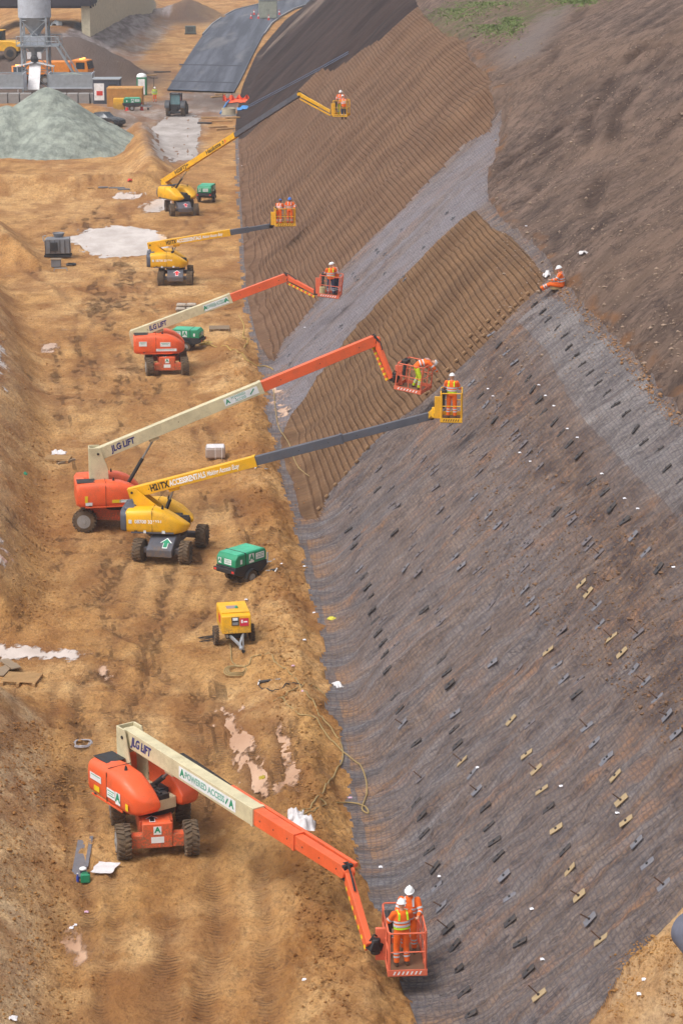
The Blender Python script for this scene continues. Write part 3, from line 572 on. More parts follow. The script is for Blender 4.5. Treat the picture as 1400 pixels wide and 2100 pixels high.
POSES = {
 'stand': {},
 'rail': dict(eL=(-.29, .12, 1.17), wL=(-.24, .36, 1.12), eR=(.29, .12, 1.17), wR=(.24, .36, 1.12)),
 'work': dict(chest=(0, .10, 1.25), neck=(0, .17, 1.43), head=(0, .25, 1.57), sL=(-.2, .14, 1.37), sR=(.2, .14, 1.37), eL=(-.28, .30, 1.15), wL=(-.14, .52, 1.14), eR=(.28, .30, 1.12), wR=(.12, .54, 1.04)),
 'akimbo': dict(eL=(-.36, .02, 1.2), wL=(-.26, .26, 1.08), eR=(.33, .0, 1.16), wR=(.26, .22, .98)),
 'bend': dict(pelvis=(0, -.12, .95), waist=(0, .0, 1.08), chest=(0, .26, 1.15), neck=(0, .46, 1.17), head=(0, .60, 1.12), sL=(-.2, .36, 1.18), sR=(.2, .36, 1.18), eL=(-.30, .34, .90), wL=(-.28, .52, .72),
              eR=(.26, .58, .95), wR=(.16, .74, .76), hL=(-.1, -.1, .90), hR=(.1, -.1, .90), kL=(-.22, -.02, .50), kR=(.18, .02, .50), aL=(-.32, -.2, .09), aR=(.2, -.05, .09), face=(0, .5, -.85)),
 'sit': dict(pelvis=(0, 0, .12), waist=(0, .0, .26), chest=(0, .03, .46), neck=(0, .07, .64), head=(0, .11, .78), sL=(-.2, .04, .58), sR=(.2, .04, .58), eL=(-.27, .18, .38), wL=(-.16, .40, .34), eR=(.27, .16, .36), wR=(.18, .36, .26),
             hL=(-.1, .04, .12), hR=(.1, .04, .12), kL=(-.13, .46, .16), kR=(.16, .44, .10), aL=(-.12, .86, -.04), aR=(.10, .84, -.14), face=(0, .9, -.3)),
}
def person(label, loc, yaw, pose, jacket=HV_O, trousers=HV_O, helmet=HELW, skin=SKIN, hold=None, group=None, scale=1.0, tapes=True, harness=False, lean=0.0):
    J = dict(pelvis=(0, 0, .95), waist=(0, 0, 1.08), chest=(0, .01, 1.28), neck=(0, 0, 1.47), head=(0, .03, 1.62), sL=(-.2, 0, 1.41), sR=(.2, 0, 1.41), eL=(-.27, -.02, 1.13), wL=(-.25, .12, .90), eR=(.27, -.02, 1.13), wR=(.25, .12, .90),
             hL=(-.1, 0, .92), hR=(.1, 0, .92), kL=(-.12, .04, .50), kR=(.12, .03, .50), aL=(-.13, -.02, .09), aR=(.14, -.02, .09), face=(0, 1, -.15))
    J.update(POSES[pose]); J = {k: Vector(v) for k, v in J.items()}; X_ = V3(1, 0, 0)
    t = thing('person', label, 'person', loc, yaw, group); t.scale = (scale,) * 3
    # --- body: one continuous fused surface with head, neck, face, ears, arms, palms, fingers, legs
    b = MB(); up = (J['head'] - J['neck']).normalized(); fd = J['face'] - up * J['face'].dot(up); fd.normalize()
    ell(b, [(J['pelvis'] - V3(0, 0, .06), X_, .13, .10), (J['waist'], X_, .14, .10), (J['chest'], X_, .165, .11), (J['neck'] * .8 + J['chest'] * .2, X_, .13, .08), (J['neck'], X_, .06, .06)])
    b.tube([J['neck'] - up * .05, J['neck'] + up * .08], .055, 12)
    hc = J['head'] + up * .01; rv = fd.cross(up)
    Mh = Matrix.Translation(hc) @ Matrix((rv, fd, up)).transposed().to_4x4()
    hb = MB(Mh); hb.ball((0, 0, 0), 1, 16, 12, (.076, .094, .115)); hb.ball((0, .03, -.055), 1, 12, 8, (.055, .06, .055))
    hb.box((0, .098, -.012), (.022, .03, .045), taper=(.6, .5)); hb.ball((0, .088, -.052), 1, 10, 6, (.026, .012, .010))
    for sx in (-1, 1): hb.ball((sx * .078, -.005, -.01), 1, 8, 6, (.010, .02, .032)); hb.ball((sx * .03, .086, .012), 1, 8, 6, (.016, .010, .010))
    b.v += hb.v; b.f += [tuple(i + len(b.v) - len(hb.v) for i in f) for f in hb.f]
    for s in 'LR':
        sg = -1 if s == 'L' else 1
        b.tube([J['s' + s], J['e' + s]], [.052, .042], 10); b.tube([J['e' + s], J['w' + s]], [.042, .028], 10)
        d = (J['w' + s] - J['e' + s]).normalized(); sd = X_ * sg; sd = (sd - d * sd.dot(d)).normalized(); pn_ = d.cross(sd) * sg
        w = J['w' + s]; palm = w + d * .05
        ell(b, [(w - d * .01, sd, .026, .018), (w + d * .04, sd, .040, .017), (w + d * .09, sd, .041, .015)], 10)
        for k, (off, ln) in enumerate(((-.030, .068), (-.010, .078), (.011, .074), (.031, .058))):
            p0 = w + d * .085 + sd * off; p1 = p0 + d * ln * .5 + pn_ * -.008; p2 = p1 + d * ln * .3 - pn_ * .026
            b.tube([p0, p1, p2], [.0105, .0098, .0085], 7)
        p0 = w + d * .03 - sd * .034; b.tube([p0, p0 + d * .03 - sd * .03, p0 + d * .06 - sd * .038 - pn_ * .012], [.013, .012, .010], 7)
        b.tube([J['h' + s], J['k' + s]], [.075, .052], 10); b.tube([J['k' + s], J['a' + s]], [.052, .036], 10)
    body = b.build('body', skin, t); remesh(body, .011, 1)
    # --- jacket
    j = MB()
    ell(j, [(J['pelvis'] - (J['waist'] - J['pelvis']).normalized() * .06, X_, .195, .145), (J['waist'], X_, .185, .14), (J['chest'], X_, .215, .15), (J['neck'] * .72 + J['chest'] * .28, X_, .185, .125), (J['neck'] + up * .02, X_, .085, .085)])
    for s in 'LR':
        j.ball(tuple(J['s' + s]), .082, 10, 8); j.tube([J['s' + s], J['e' + s]], [.080, .066], 10); j.ball(tuple(J['e' + s]), .066, 10, 8)
        j.tube([J['e' + s], J['w' + s] - (J['w' + s] - J['e' + s]).normalized() * .02], [.066, .050], 10)
    jo = j.build('jacket', jacket, t); remesh(jo, .018, 2)
    # --- trousers
    q = MB(); sit = pose == 'sit'
    ell(q, [(J['waist'] - (J['waist'] - J['pelvis']) * .3, X_, .165, .125), (J['pelvis'], X_, .18, .135), ((J['hL'] + J['hR']) / 2 - V3(0, 0, .05), X_, .165, .12)])
    for s in 'LR': q.tube([J['h' + s], J['k' + s]], [.105, .080], 12); q.ball(tuple(J['k' + s]), .080, 10, 8); q.tube([J['k' + s], J['a' + s] + (J['k' + s] - J['a' + s]).normalized() * .02], [.080, .070], 12)
    qo = q.build('trousers', trousers, t); remesh(qo, .018, 2)
    # --- boots
    for s in 'LR':
        a = J['a' + s]; leg = (J['a' + s] - J['k' + s]).normalized(); f = V3(0, 1, 0); f = (f - leg * f.dot(leg)).normalized() if not sit else V3(0, .55, .83); dn = leg if not sit else V3(0, .83, -.55)
        m = MB(); m.tube([a - leg * .10, a], [.058, .055], 10); ell(m, [(a + dn * .03 - f * .05, X_, .042, .045), (a + dn * .035 + f * .05, X_, .048, .046), (a + dn * .05 + f * .14, X_, .046, .030), (a + dn * .055 + f * .19, X_, .03, .02)], 10)
        bo = m.build('boot', BOOT, t); remesh(bo, .012, 1)
    # --- helmet
    h = MB(Mh); h.ball((0, -.004, .028), 1, 20, 8, (.108, .130, .118), z0=0.0)
    h.rings([[(0 + (.110 + e) * math.cos(a_), -.004 + (.132 + e + (.035 if math.sin(a_) > .3 else 0) * math.sin(a_)) * math.sin(a_), .028 + dz_) for a_ in [2 * math.pi * k / 20 for k in range(20)]] for e, dz_ in ((0, .006), (.014, .0), (.012, -.006), (-.004, -.004))])
    h.box((0, -.01, .142), (.03, .13, .014))
    ho = h.build('helmet', helmet, t, smooth='auto')
    if helmet is HELW and pose in ('rail', 'stand'): MB(Mh).box((0, .094, .012), (.12, .02, .03)).build('safety_glasses', HELS, t)
    if tapes:
        def band(p0, p1, f0, f1, r0, r1, nm='reflective_band', mat=SILV):
            p0, p1 = Vector(p0), Vector(p1); MB().tube([p0.lerp(p1, f0), p0.lerp(p1, f1)], [r0, r1], 14, caps=False).build(nm, mat, t)
        for s in 'LR':
            band(J['s' + s], J['e' + s], .62, .80, .079, .076); band(J['e' + s], J['w' + s], .30, .48, .067, .064)
            for a_ in (.30, .52): band(J['k' + s], J['a' + s], a_, a_ + .10, .085, .084)
        for f_ in (.12, .62):
            m = MB(); c = J['waist'].lerp(J['chest'], f_); up2 = (J['chest'] - J['waist']).normalized()
            ell(m, [(c - up2 * .024, X_, .214, .157), (c + up2 * .024, X_, .218, .160)], 18); m.build('reflective_band', SILV, t)
        c = J['chest'].lerp(J['neck'], .4); fwd = X_.cross((J['neck'] - J['chest']).normalized()) * -1
        for sx in (-1, 1):
            m = MB(); a0 = J['chest'] + X_ * sx * .11; a1 = J['chest'].lerp(J['neck'], .80) + X_ * sx * .10; d_ = fwd.normalized()
            pts = [a0 + d_ * .150, a1 + d_ * .118, a1 + (J['neck'] - J['chest']).normalized() * .045, a1 - d_ * .118, a0 - d_ * .150]
            for u, w_ in zip(pts, pts[1:]): m.bar(u, w_, .045, .012, up=tuple(X_.cross(w_ - u)))
            m.build('shoulder_strap', HARN if harness else SILV, t)
    if harness:
        m = MB(); u2 = (J['chest'] - J['waist']).normalized(); ell(m, [(J['waist'] - u2 * .06, X_, .207, .160), (J['waist'] - u2 * .02, X_, .209, .162)], 18); m.build('harness_belt', HARN, t)
    return t
# ================================================================ LETTERING
def txt(s, size, mat, M, name='lettering', parent=None, shear=0.0, bold=0.0, align='LEFT', ext=.003, sx=1.0, fit=None):
    cu = bpy.data.curves.new(name, 'FONT'); cu.body = s; cu.size = size; cu.extrude = ext; cu.shear = shear; cu.offset = bold; cu.align_x = align; cu.align_y = 'CENTER'; cu.resolution_u = 3
    o = bpy.data.objects.new(name, cu); scene.collection.objects.link(o)
    bpy.context.view_layer.update(); dg = bpy.context.evaluated_depsgraph_get(); me = bpy.data.meshes.new_from_object(o.evaluated_get(dg)); me.name = name
    if fit: sx = fit / max(max(v.co.x for v in me.vertices), .01)
    bpy.data.objects.remove(o); me.materials.clear(); me.materials.append(mat); me.transform(M @ Matrix.Diagonal((sx, 1, 1, 1)))
    o = bpy.data.objects.new(name, me); scene.collection.objects.link(o)
    if parent: o.parent = parent
    return o
def face_frame(o, xd, yd):             # matrix with its x along xd, y along yd, z out of the face
    xd = Vector(xd).normalized(); yd = Vector(yd); yd = (yd - xd * yd.dot(xd)).normalized(); zd = xd.cross(yd)
    return Matrix.Translation(o) @ Matrix((xd, yd, zd)).transposed().to_4x4()
T_BLUE = paint('navy_lettering', S(40, 40, 110), .5, dirt=.1); T_WHT = paint('white_lettering', S(240, 240, 240), .5, dirt=.1); T_BLK = paint('black_lettering', S(22, 22, 24), .5, dirt=.1)
T_GRN = paint('green_lettering', S(20, 140, 100), .5, dirt=.1); T_PGR = paint('pale_green_lettering', S(120, 170, 155), .5, dirt=.1); T_RED = paint('red_mark', S(215, 40, 45), .5, dirt=.1)
STICK = paint('sticker_white', S(228, 230, 230), .45, dirt=.15); YSTK = paint('sticker_yellow', S(235, 200, 30), .5, dirt=.1)
def sticker(M, w, h, parent, mat=None, letter=None, lines=0, name='sticker'):
    o = MB(M).box((0, 0, .002), (w, h, .006)).build(name, mat or STICK, parent)
    if letter: txt(letter, h * .95, T_GRN, M @ Matrix.Translation((0, h * .06, .007)), 'logo_letter', o, bold=.012 * h / .3, align='CENTER')
    for k in range(lines): MB(M).box((0, h * (.28 - .24 * k), .0065), (w * (.8 if k % 2 == 0 else .6), h * .09, .003)).build('printed_line', T_PGR if k % 2 else T_GRN, o)
    return o
# ================================================================ BOOM LIFTS
JO = paint('machine_orange', S(236, 96, 50), .38, dirt=.42, scale=1.8, mudz=1.25); JO2 = paint('boom_orange', S(230, 98, 52), .42, dirt=.35, scale=1.6)
JC = paint('machine_cream', S(206, 194, 158), .45, dirt=.4, scale=2.4); HY = paint('machine_yellow', S(236, 176, 22), .38, dirt=.36, scale=2.2, mudz=1.1)
HG = paint('machine_grey', S(82, 84, 94), .5, dirt=.25, scale=2.4, mudz=.8); TYR = paint('muddy_tyre', S(96, 80, 64), .95, dirt=.9, dirtc=S(140, 112, 80), scale=4); RIMG = paint('rim_grey', S(150, 148, 146), .6, dirt=.3, scale=6)
RIMK = paint('rim_black', S(34, 34, 38), .6, dirt=.3, scale=6); STEEL = paint('bare_steel', S(160, 160, 160), .35, .8, dirt=.1); DARK = paint('dark_metal', S(38, 38, 42), .55, dirt=.35); RAILO = paint('rail_orange', S(226, 110, 78), .5, dirt=.25)
RAILY = paint('rail_yellow', S(236, 176, 36), .5, dirt=.25); FLOORD = paint('basket_floor', S(120, 84, 60), .8, dirt=.6)
_wc = {}
def wheel(parent, M, D, Wd, rim):
    """tyre with chevron lugs, rim with hub; local axis y"""
    key = (D, Wd, rim.name)
    if key not in _wc:
        t = MB(); r = D / 2
        t.lathe((0, -Wd / 2, 0), (0, 1, 0), [(.0, r * .55), (0.01, r * .62), (.03, r * .86), (.07, r * .94), (Wd / 2, r * .96), (Wd - .07, r * .94), (Wd - .03, r * .86), (Wd - .01, r * .62), (Wd, r * .55)], 32)
        for k in range(20):
            for sg in (-1, 1):
                a = 2 * math.pi * (k + (.5 if sg > 0 else 0)) / 20; a2 = a + .16
                p0 = V3(r * .965 * math.cos(a), sg * .01, r * .965 * math.sin(a)); p1 = V3(r * .95 * math.cos(a2), sg * Wd * .46, r * .95 * math.sin(a2))
                t.bar(p0, p1, .055, .07, up=(math.cos(a), 0, math.sin(a)))
        q = MB(); q.lathe((0, -Wd / 2 - .005, 0), (0, 1, 0), [(0, r * .50), (0, r * .58), (.03, r * .58), (.05, r * .50), (.09, r * .46), (.10, .001)], 28)
        q.lathe((0, -Wd / 2 - .03, 0), (0, 1, 0), [(0, .04), (0, r * .2), (.12, r * .24)], 16)
        for k in range(8): a = 2 * math.pi * k / 8; q.cyl((r * .33 * math.cos(a), -Wd / 2 + .05, r * .33 * math.sin(a)), (r * .33 * math.cos(a), -Wd / 2 + .085, r * .33 * math.sin(a)), .018, n=6)
        _wc[key] = (t, q)
    t, q = _wc[key]
    w = bpy.data.objects.new('wheel', None); scene.collection.objects.link(w); w.parent = parent; w.matrix_local = M
    if 'tm' not in _wc: _wc['tm'] = {}
    if key not in _wc['tm']:
        a = t.build('tyre', TYR, w, smooth='auto'); b = q.build('rim', rim, w, smooth='auto'); _wc['tm'][key] = (a.data, b.data)
    else:
        for nm, me in zip(('tyre', 'rim'), _wc['tm'][key]):
            o = bpy.data.objects.new(nm, me); scene.collection.objects.link(o); o.parent = w
    return w
def sup(x, yc, hw, z0, z1, n=24, p=4.0):
    r = []
    for k in range(n):
        a = 2 * math.pi * k / n; ca, sa = math.cos(a), math.sin(a)
        r.append((x, yc + hw * math.copysign(abs(ca) ** (2 / p), ca), (z0 + z1) / 2 + (z1 - z0) / 2 * math.copysign(abs(sa) ** (2 / p), sa)))
    return r
def chev(mb_parent, name, M, w, h, n, mat):       # slanting hazard bars on a panel
    m = MB(M)
    for k in range(n):
        x = -w / 2 + w * (k + .5) / n; m.add([(x - w / n * .38, -h / 2, .002), (x - w / n * .02, -h / 2, .002), (x + w / n * .36, h / 2, .002), (x, h / 2, .002)], [(0, 1, 2, 3)])
    return m.build(name, mat, mb_parent)
def basket(root, off, c, yaw, sx, sy, mat, roll=0.0, cb=-1, hr=1.1):
    """platform: floor, toe boards, posts, rails, control box. cb: side of the control box (-1 = local -x)"""
    M = Matrix.Translation(Vector(c) - off) @ Matrix.Rotation(yaw, 4, 'Z') @ Matrix.Rotation(roll, 4, 'Y')
    b = bpy.data.objects.new('basket', None); scene.collection.objects.link(b); b.parent = root; b.matrix_local = M
    f = MB(); f.box((0, 0, -.02), (sx, sy, .05)); f.build('basket_floor', FLOORD, b, bev=.008)
    t = MB(); a, d = sx / 2, sy / 2
    for s in (-1, 1): t.box((0, s * (d + .012), .06), (sx + .05, .02, .17)); t.box((s * (a + .012), 0, .061), (.02, sy, .168))
    t.build('toe_board', mat, b, bev=.005)
    for s in (-1, 1): chev(b, 'hazard_stripe', Matrix.Translation((0, s * (d + .0225), .06)) @ Matrix.Rotation(R(90), 4, 'X') @ (Matrix.Rotation(math.pi, 4, 'Y') if s > 0 else Matrix()), sx * .8, .09, 7, T_WHT if mat is RAILO else T_BLK)
    r = MB(); P = [(-a, -d), (a, -d), (a, d), (-a, d)]
    rad = .022
    for z in (hr, hr * .55):
        Q = []
        for i, (x, y) in enumerate(P):
            nx, ny = P[(i + 1) % 4]; Q += [(x + (nx - x) * .06, y + (ny - y) * .06, z), (nx + (x - nx) * .06, ny + (y - ny) * .06, z)]
        Q.append(Q[0]); r.tube(Q, rad if z == hr else rad * .8, 8)
    r.build('guard_rail', mat, b, smooth='auto')
    r = MB()
    for i, (x, y) in enumerate(P):
        nx, ny = P[(i + 1) % 4]; L = math.hypot(nx - x, ny - y); k = max(2, int(round(L / .62)) + 1)
        for u in range(k):
            f_ = .03 + .94 * u / (k - 1) if k > 1 else .5; r.cyl((x + (nx - x) * f_, y + (ny - y) * f_, 0), (x + (nx - x) * f_, y + (ny - y) * f_, hr), rad * .85, n=8)
    r.build('rail_post', mat, b, smooth='auto')
    m = MB(); m.box((cb * (a - .10), .05, hr - .05), (.22, sy * .42, .16)); m.box((cb * (a - .10), .05, hr - .4), (.10, .12, .6)); co_ = m.build('control_box', DARK, b, bev=.012)
    m = MB(); [m.cyl((cb * (a - .10), .05 + q_, hr + .03), (cb * (a - .10), .05 + q_, hr + .12), .012, n=6) for q_ in (-.12, 0, .12)]; m.build('joystick', BLK, co_)
    return b, M
def on_line(P0, P1, px):
    lo, hi = 0.0, 1.0; s0 = proj(*P0)[0]; s1 = proj(*P1)[0]
    for _ in range(40):
        m = (lo + hi) / 2; q = proj(*(P0.lerp(P1, m)))[0]
        if (q < px) == (s0 < s1): lo = m
        else: hi = m
    return P0.lerp(P1, (lo + hi) / 2)
def boom_lift(label, base, cdir, pivot, tip, joint, kind, jib=None, bask=None, style='J', wheelW=2.3, wbase=2.45, extras=None):
    loc = G(*base); root = thing('boom_lift', label, 'boom lift', loc, 0, None); off = Vector(loc)
    O1, O2 = (JO, JC) if style == 'J' else (HY, HG)
    T = pt(*tip); best = None
    for kz in range(60):
        z_ = loc.z + pivot[2] - .6 + kz * .02; P_ = Vector((*g0(pivot[0], pivot[1], z_), z_)); h_ = (T - P_); h_.z = 0; h_.normalize(); q_ = P_ - Vector((loc.x, loc.y, z_)); e_ = abs(h_.cross(q_).z) + abs(z_ - loc.z - pivot[2]) * .25
        if best is None or e_ < best[0]: best = (e_, P_)
    P = best[1]; print('LIFT', style, 'pivot z %.2f' % (P.z - loc.z), 'lateral %.2f' % best[0], 'boom %.1f' % (T - P).length)
    hd = (T - P); hd.z = 0; hd.normalize(); by = math.atan2(hd.y, hd.x); cy = math.atan2(cdir[1], cdir[0])
    Mc = Matrix.Rotation(cy, 4, 'Z'); Mt = Matrix.Rotation(by, 4, 'Z'); pl_ = Mt.inverted() @ (P - off)
    yoff = pl_.y
    # ---- chassis
    cm = JO if style == 'J' else HG; D = .98 if style == 'J' else .92; Wd = .42
    m = MB(Mc)
    if style == 'J':
        m.box((0, 0, .64), (1.9, .95, .56)); m.box((1.05, 0, .62), (.55, .80, .70)); m.box((1.345, 0, .64), (.10, .84, .74)); m.box((-1.0, 0, .58), (.5, .7, .5))
    else:
        m.box((0, 0, .66), (1.7, .9, .34)); m.prism([(.5, .35), (1.75, .32), (1.75, .62), (1.1, .98), (.4, 1.0)], -.52, .52); m.box((-1.0, 0, .60), (.9, .5, .3))
    chs = m.build('chassis', cm, root, bev=.03)
    for sx in (-1, 1):
        m = MB(Mc); m.box((sx * wbase / 2, 0, .47), (.30, wheelW - Wd * 1.6, .38 if style == 'J' else .22)); m.build('axle', cm, root, bev=.02)
        for sy in (-1, 1):
            st = R(0 if sx < 0 else random.uniform(-6, 6))
            Mw = Mc @ Matrix.Translation((sx * wbase / 2, sy * (wheelW / 2 - Wd / 2), D / 2 - .03)) @ Matrix.Rotation((0 if sy < 0 else math.pi) + st, 4, 'Z') @ Matrix.Rotation(random.uniform(0, 1), 4, 'Y')
            wheel(root, Mw, D, Wd, RIMG if style == 'J' else RIMK)
            MB(Mc).cyl((sx * wbase / 2, sy * (wheelW / 2 - Wd), .46), (sx * wbase / 2, sy * (wheelW / 2 - Wd / 2), .46), .12, n=12).build('hub', DARK, root)
    MB().cyl((0, 0, .85), (0, 0, 1.06), .62, n=32).build('slew_ring', DARK, root, smooth='auto')
    # ---- turntable hoods
    L0, L1, WW = -1.75, 1.55, 2.36
    hw = .44
    for sg in (-1, 1):
        yc = sg * (WW / 2 - hw)
        if style == 'J':
            sec = [(L0 + .02, .36, 1.22, 1.98), (L0 + .12, .42, 1.12, 2.12), (-.6, .44, 1.08, 2.18), (.05, .44, 1.06, 2.14), (.45, .42, 1.08, 2.0), (.75, .36, 1.12, 1.8), (.92, .26, 1.2, 1.62), (1.0, .10, 1.32, 1.5)]
        else:
            sec = [(L0 + .12, .40, 1.16, 1.96), (L0 + .2, .43, 1.10, 2.05), (-.5, .45, 1.06, 2.10), (-.1, .45, 1.05, 2.0), (.3, .42, 1.06, 1.78), (.58, .35, 1.10, 1.58), (.76, .24, 1.16, 1.44), (.84, .10, 1.24, 1.36)]
        h = MB(Mt).rings([sup(x, yc + (sg * (-.0) if x < .1 else -sg * (.42 - w_) * .9), w_, a, b) for x, w_, a, b in sec]).build('engine_hood', O1, root, smooth='auto')
        # panel seam, vents, handles and lamp on the outer face
        m = MB(Mt); m.box((-.55, sg * (WW / 2 - .005), 1.62), (.014, .022, .9)); m.box((-.55, yc, 2.172 if style == 'J' else 2.09), (.014, .74, .02)); m.build('panel_gap', BLK, h)
        m = MB(Mt)
        for k in range(1): m.box((-1.2 + k * 1.3, sg * (WW / 2 + .002), 1.22), (.12, .02, .04))
        m.build('latch', DARK, h)
        m = MB(Mt); m.box((-.55, sg * (WW / 2 - .01), 1.16), (1.7, .03, .05)); m.build('lower_trim', O1 if style == 'J' else HG, h)
        MB(Mt).lathe((-.2, yc, 2.12 if style == 'J' else 2.02), (0, 0, 1), [(0, .06), (.03, .05), (.12, .035), (.17, .012)], 12).build('beacon', BLK, h, smooth='auto')
    m = MB(Mt); m.box((L0 + .22, 0, 1.6), (.44, 1.62, .96)); m.build('counterweight', O1 if style == 'J' else HG, root, bev=.08, seg=3)
    if style == 'H': MB(Mt).rings([sup(x, 0, w_, 1.1, 2.0, 28, 5) for x, w_ in ((L0 - .10, 1.0), (L0 + .02, 1.14), (L0 + .16, 1.18), (L0 + .17, 1.0))]).build('bumper', HG, root, smooth='auto')
    if style == 'J': MB(Mt).box((L0 + .42, -.62, 2.145), (.75, .62, .02)).build('top_grille', DARK, root)
    m = MB(Mt); m.box((-.4, yoff * .5, 1.28), (2.3, .62, .34)); m.build('turntable_deck', DARK if style == 'H' else JC, root, bev=.02)
    m = MB(Mt)
    for k, (x, y, z, a, b, c_) in enumerate(((.2, .1, 1.52, .5, .3, .2), (.6, -.08, 1.50, .3, .34, .16), (.1, -.1, 1.55, .3, .26, .2))): m.box((x, y, z), (a, b, c_))
    m.cyl((-.1, -.2, 1.6), (.7, -.15, 1.6), .05, n=8); m.build('hydraulic_block', DARK, root, bev=.01)
    # ---- mast plates
    xp, zp = pl_.x, pl_.z; ZB = 1.4
    for sg in (-1, 1):
        m = MB(Mt); y = yoff + sg * .28
        if style == 'J' and kind != 'low': poly = [(xp - .38, ZB), (xp - .38, zp + .30), (xp + .04, zp + .30), (xp + .34, zp - .60), (xp + .40, ZB)]
        elif style == 'J': poly = [(xp - .2, ZB), (xp - .34, zp + .02), (xp - .22, zp + .20), (xp + .9, zp + .16), (xp + 1.2, ZB)]
        else: poly = [(xp - .14, zp + .16), (xp + .12, zp + .18), (xp + 1.45, ZB + .25), (xp + 1.45, ZB), (xp + .25, ZB)]
        m.prism(poly, y - .025, y + .025); pm = m.build('mast_plate', JC if style == 'J' else HY, root, bev=.008)
        m = MB(Mt); ys = y + sg * .03
        for x, z in ((xp - .05, zp + .05), (xp + .35, ZB + .25)): m.cyl((x, y, z), (x, ys + sg * .02, z), .05, n=12)
        m.build('pivot_pin', DARK, pm)
    if style == 'J' and kind != 'low': MB(Mt).box((xp - .40, yoff, (ZB + zp + .3) / 2), (.04, .56, zp + .28 - ZB)).build('mast_back', JC, root)
    # ---- telescopic boom sections
    Pl, Tl = P - off, T - off; d = (Tl - Pl).normalized(); side = d.cross(V3(0, 0, 1)).normalized(); upv = side.cross(d)
    cams = (EYE - P); sgn = 1 if side.dot(cams) > 0 else -1; side = side * sgn; st = Pl - d * .22
    hs_ = {'J': (.36, .50), 'H': (.32, .42)}[style]; cur = st; res = []
    lastp = st
    for i, (px, mat) in enumerate(joint):
        q = (on_line(P, T, px) - off) if px is not None else Tl + d * .05
        w_ = hs_[0] - .055 * i; h_ = hs_[1] - .062 * i
        nm = 'main_boom' if i == 0 else 'boom_extension'
        bo = MB().bar(lastp - (d * .3 if i else d * 0), q, w_, h_).build(nm, mat, root, bev=.012); res.append((bo, lastp, q, w_, h_, mat))
        m = MB(); m.bar(q - d * .10, q + d * .012, w_ + .02, h_ + .02); m.build('wear_collar', mat if i < len(joint) - 1 else DARK, bo)
        m = MB()
        for f_ in (.16, .5, .84):
            c_ = lastp.lerp(q, f_) + side * (w_ / 2 + .002) ; m.cyl(c_, c_ + side * .008, .022, n=8)
        m.build('bolt', DARK, bo); lastp = q
    bo, a0, a1, w_, h_, _m = res[0]
    # hose track lying beside the boom top (far side)
    # ---- lift cylinder
    c0 = Mt @ V3(xp + (1.0 if style == 'J' else 1.15), yoff, ZB + .12); c1 = a0.lerp(a1, .34 if kind != 'low' else .26) - upv * (h_ / 2 + .06); mid = c0.lerp(c1, .62)
    cyl = MB().cyl(c0, mid, .075, n=14).build('lift_cylinder', DARK, root, smooth='auto'); MB().cyl(mid, c1, .042, n=12).build('piston_rod', STEEL, cyl, smooth='auto')
    MB().bar(c1 - d * .22, c1 + d * .22, .12, .16, up=tuple(upv)).build('cylinder_bracket', _m, bo)
    F0 = lambda t_, zz=0.0, e=.004: face_frame(a0.lerp(a1, t_) + side * (w_ / 2 + e) + upv * zz, d if (d.cross(upv)).dot(side) > 0 else -d, upv)
    out = dict(root=root, off=off, loc=loc, Mt=Mt, Mc=Mc, res=res, d=d, side=side, up=upv, F0=F0, P=P, T=T, WW=WW, body_side=None, by=by)
    # ---- jib
    if bask:
        bp, byaw, bsx, bsy, bm, roll = bask; C_ = pt(*bp)
        B_, MB_ = basket(root, off, C_, R(byaw), bsx, bsy, bm, R(roll))
        Mb = Matrix.Translation(Vector(C_)) @ Matrix.Rotation(R(byaw), 4, 'Z') @ Matrix.Rotation(R(roll), 4, 'Y')
        att = Mb @ V3(-bsx / 2 - .10, 0, .35) - off
        out['Mb'] = Mb; start = Tl
        if jib:
            e = pt(*jib[0]) - off; jm = jib[1]; js = (e - Tl).normalized().cross(V3(0, 0, 1)).normalized(); j_up = js.cross((e - Tl).normalized())
            J_ = MB().bar(Tl - upv * .02, e, .20, .24, w1=.16, h1=.18).build('jib', jm, root, bev=.012)
            q0 = Tl - j_up * .30 + (e - Tl) * .06; q1 = e - j_up * .26
            lk = MB().bar(q0, q1, .08, .10).build('jib_link', jm, J_, bev=.006)
            m = MB(); n_ = 14
            for k in range(n_):
                if k % 2: m.bar(q0.lerp(q1, k / n_), q0.lerp(q1, (k + .8) / n_), .086, .106)
            if style == 'J': m.build('hazard_stripe', YSTK, lk)
            MB().cyl(Tl - js * .16, Tl + js * .16, .13, n=14).build('jib_pivot', jm, J_, smooth='auto')
            MB().tube([Tl + upv * .1 - d * .3, Tl + upv * .26, Tl + (e - Tl) * .12 + j_up * .2, Tl + (e - Tl) * .3 + j_up * .14], .028, 8).build('hydraulic_hose', BLK, J_, smooth='auto')
            MB().cyl(Tl.lerp(e, .12) - j_up * .15, Tl.lerp(e, .6) - j_up * .15, .045, n=10).build('jib_cylinder', DARK, J_, smooth='auto')
            start = e
        m = MB(); m.bar(start, start.lerp(att, .5), .26, .26); m.cyl(start.lerp(att, .5) - V3(0, 0, .2), start.lerp(att, .5) + V3(0, 0, .2), .12, n=12); m.bar(start.lerp(att, .5), att, .14, .2)
        m.build('basket_rotator', DARK if style == 'J' else (HY if kind == 'yb' else DARK), root, bev=.015)
        m = MB(); m.bar(att - V3(0, 0, .35), att + V3(0, 0, .5), .1, .3, up=(1, 0, 0)); m.build('basket_bracket', bm, root, bev=.01)
        m = MB(); m.tube([start + V3(.0, 0, .1), start.lerp(att, .4) + V3(0, 0, .3), att + V3(0, .1, .15)], .022, 8); m.build('hydraulic_hose', BLK, root, smooth='auto')
    return out
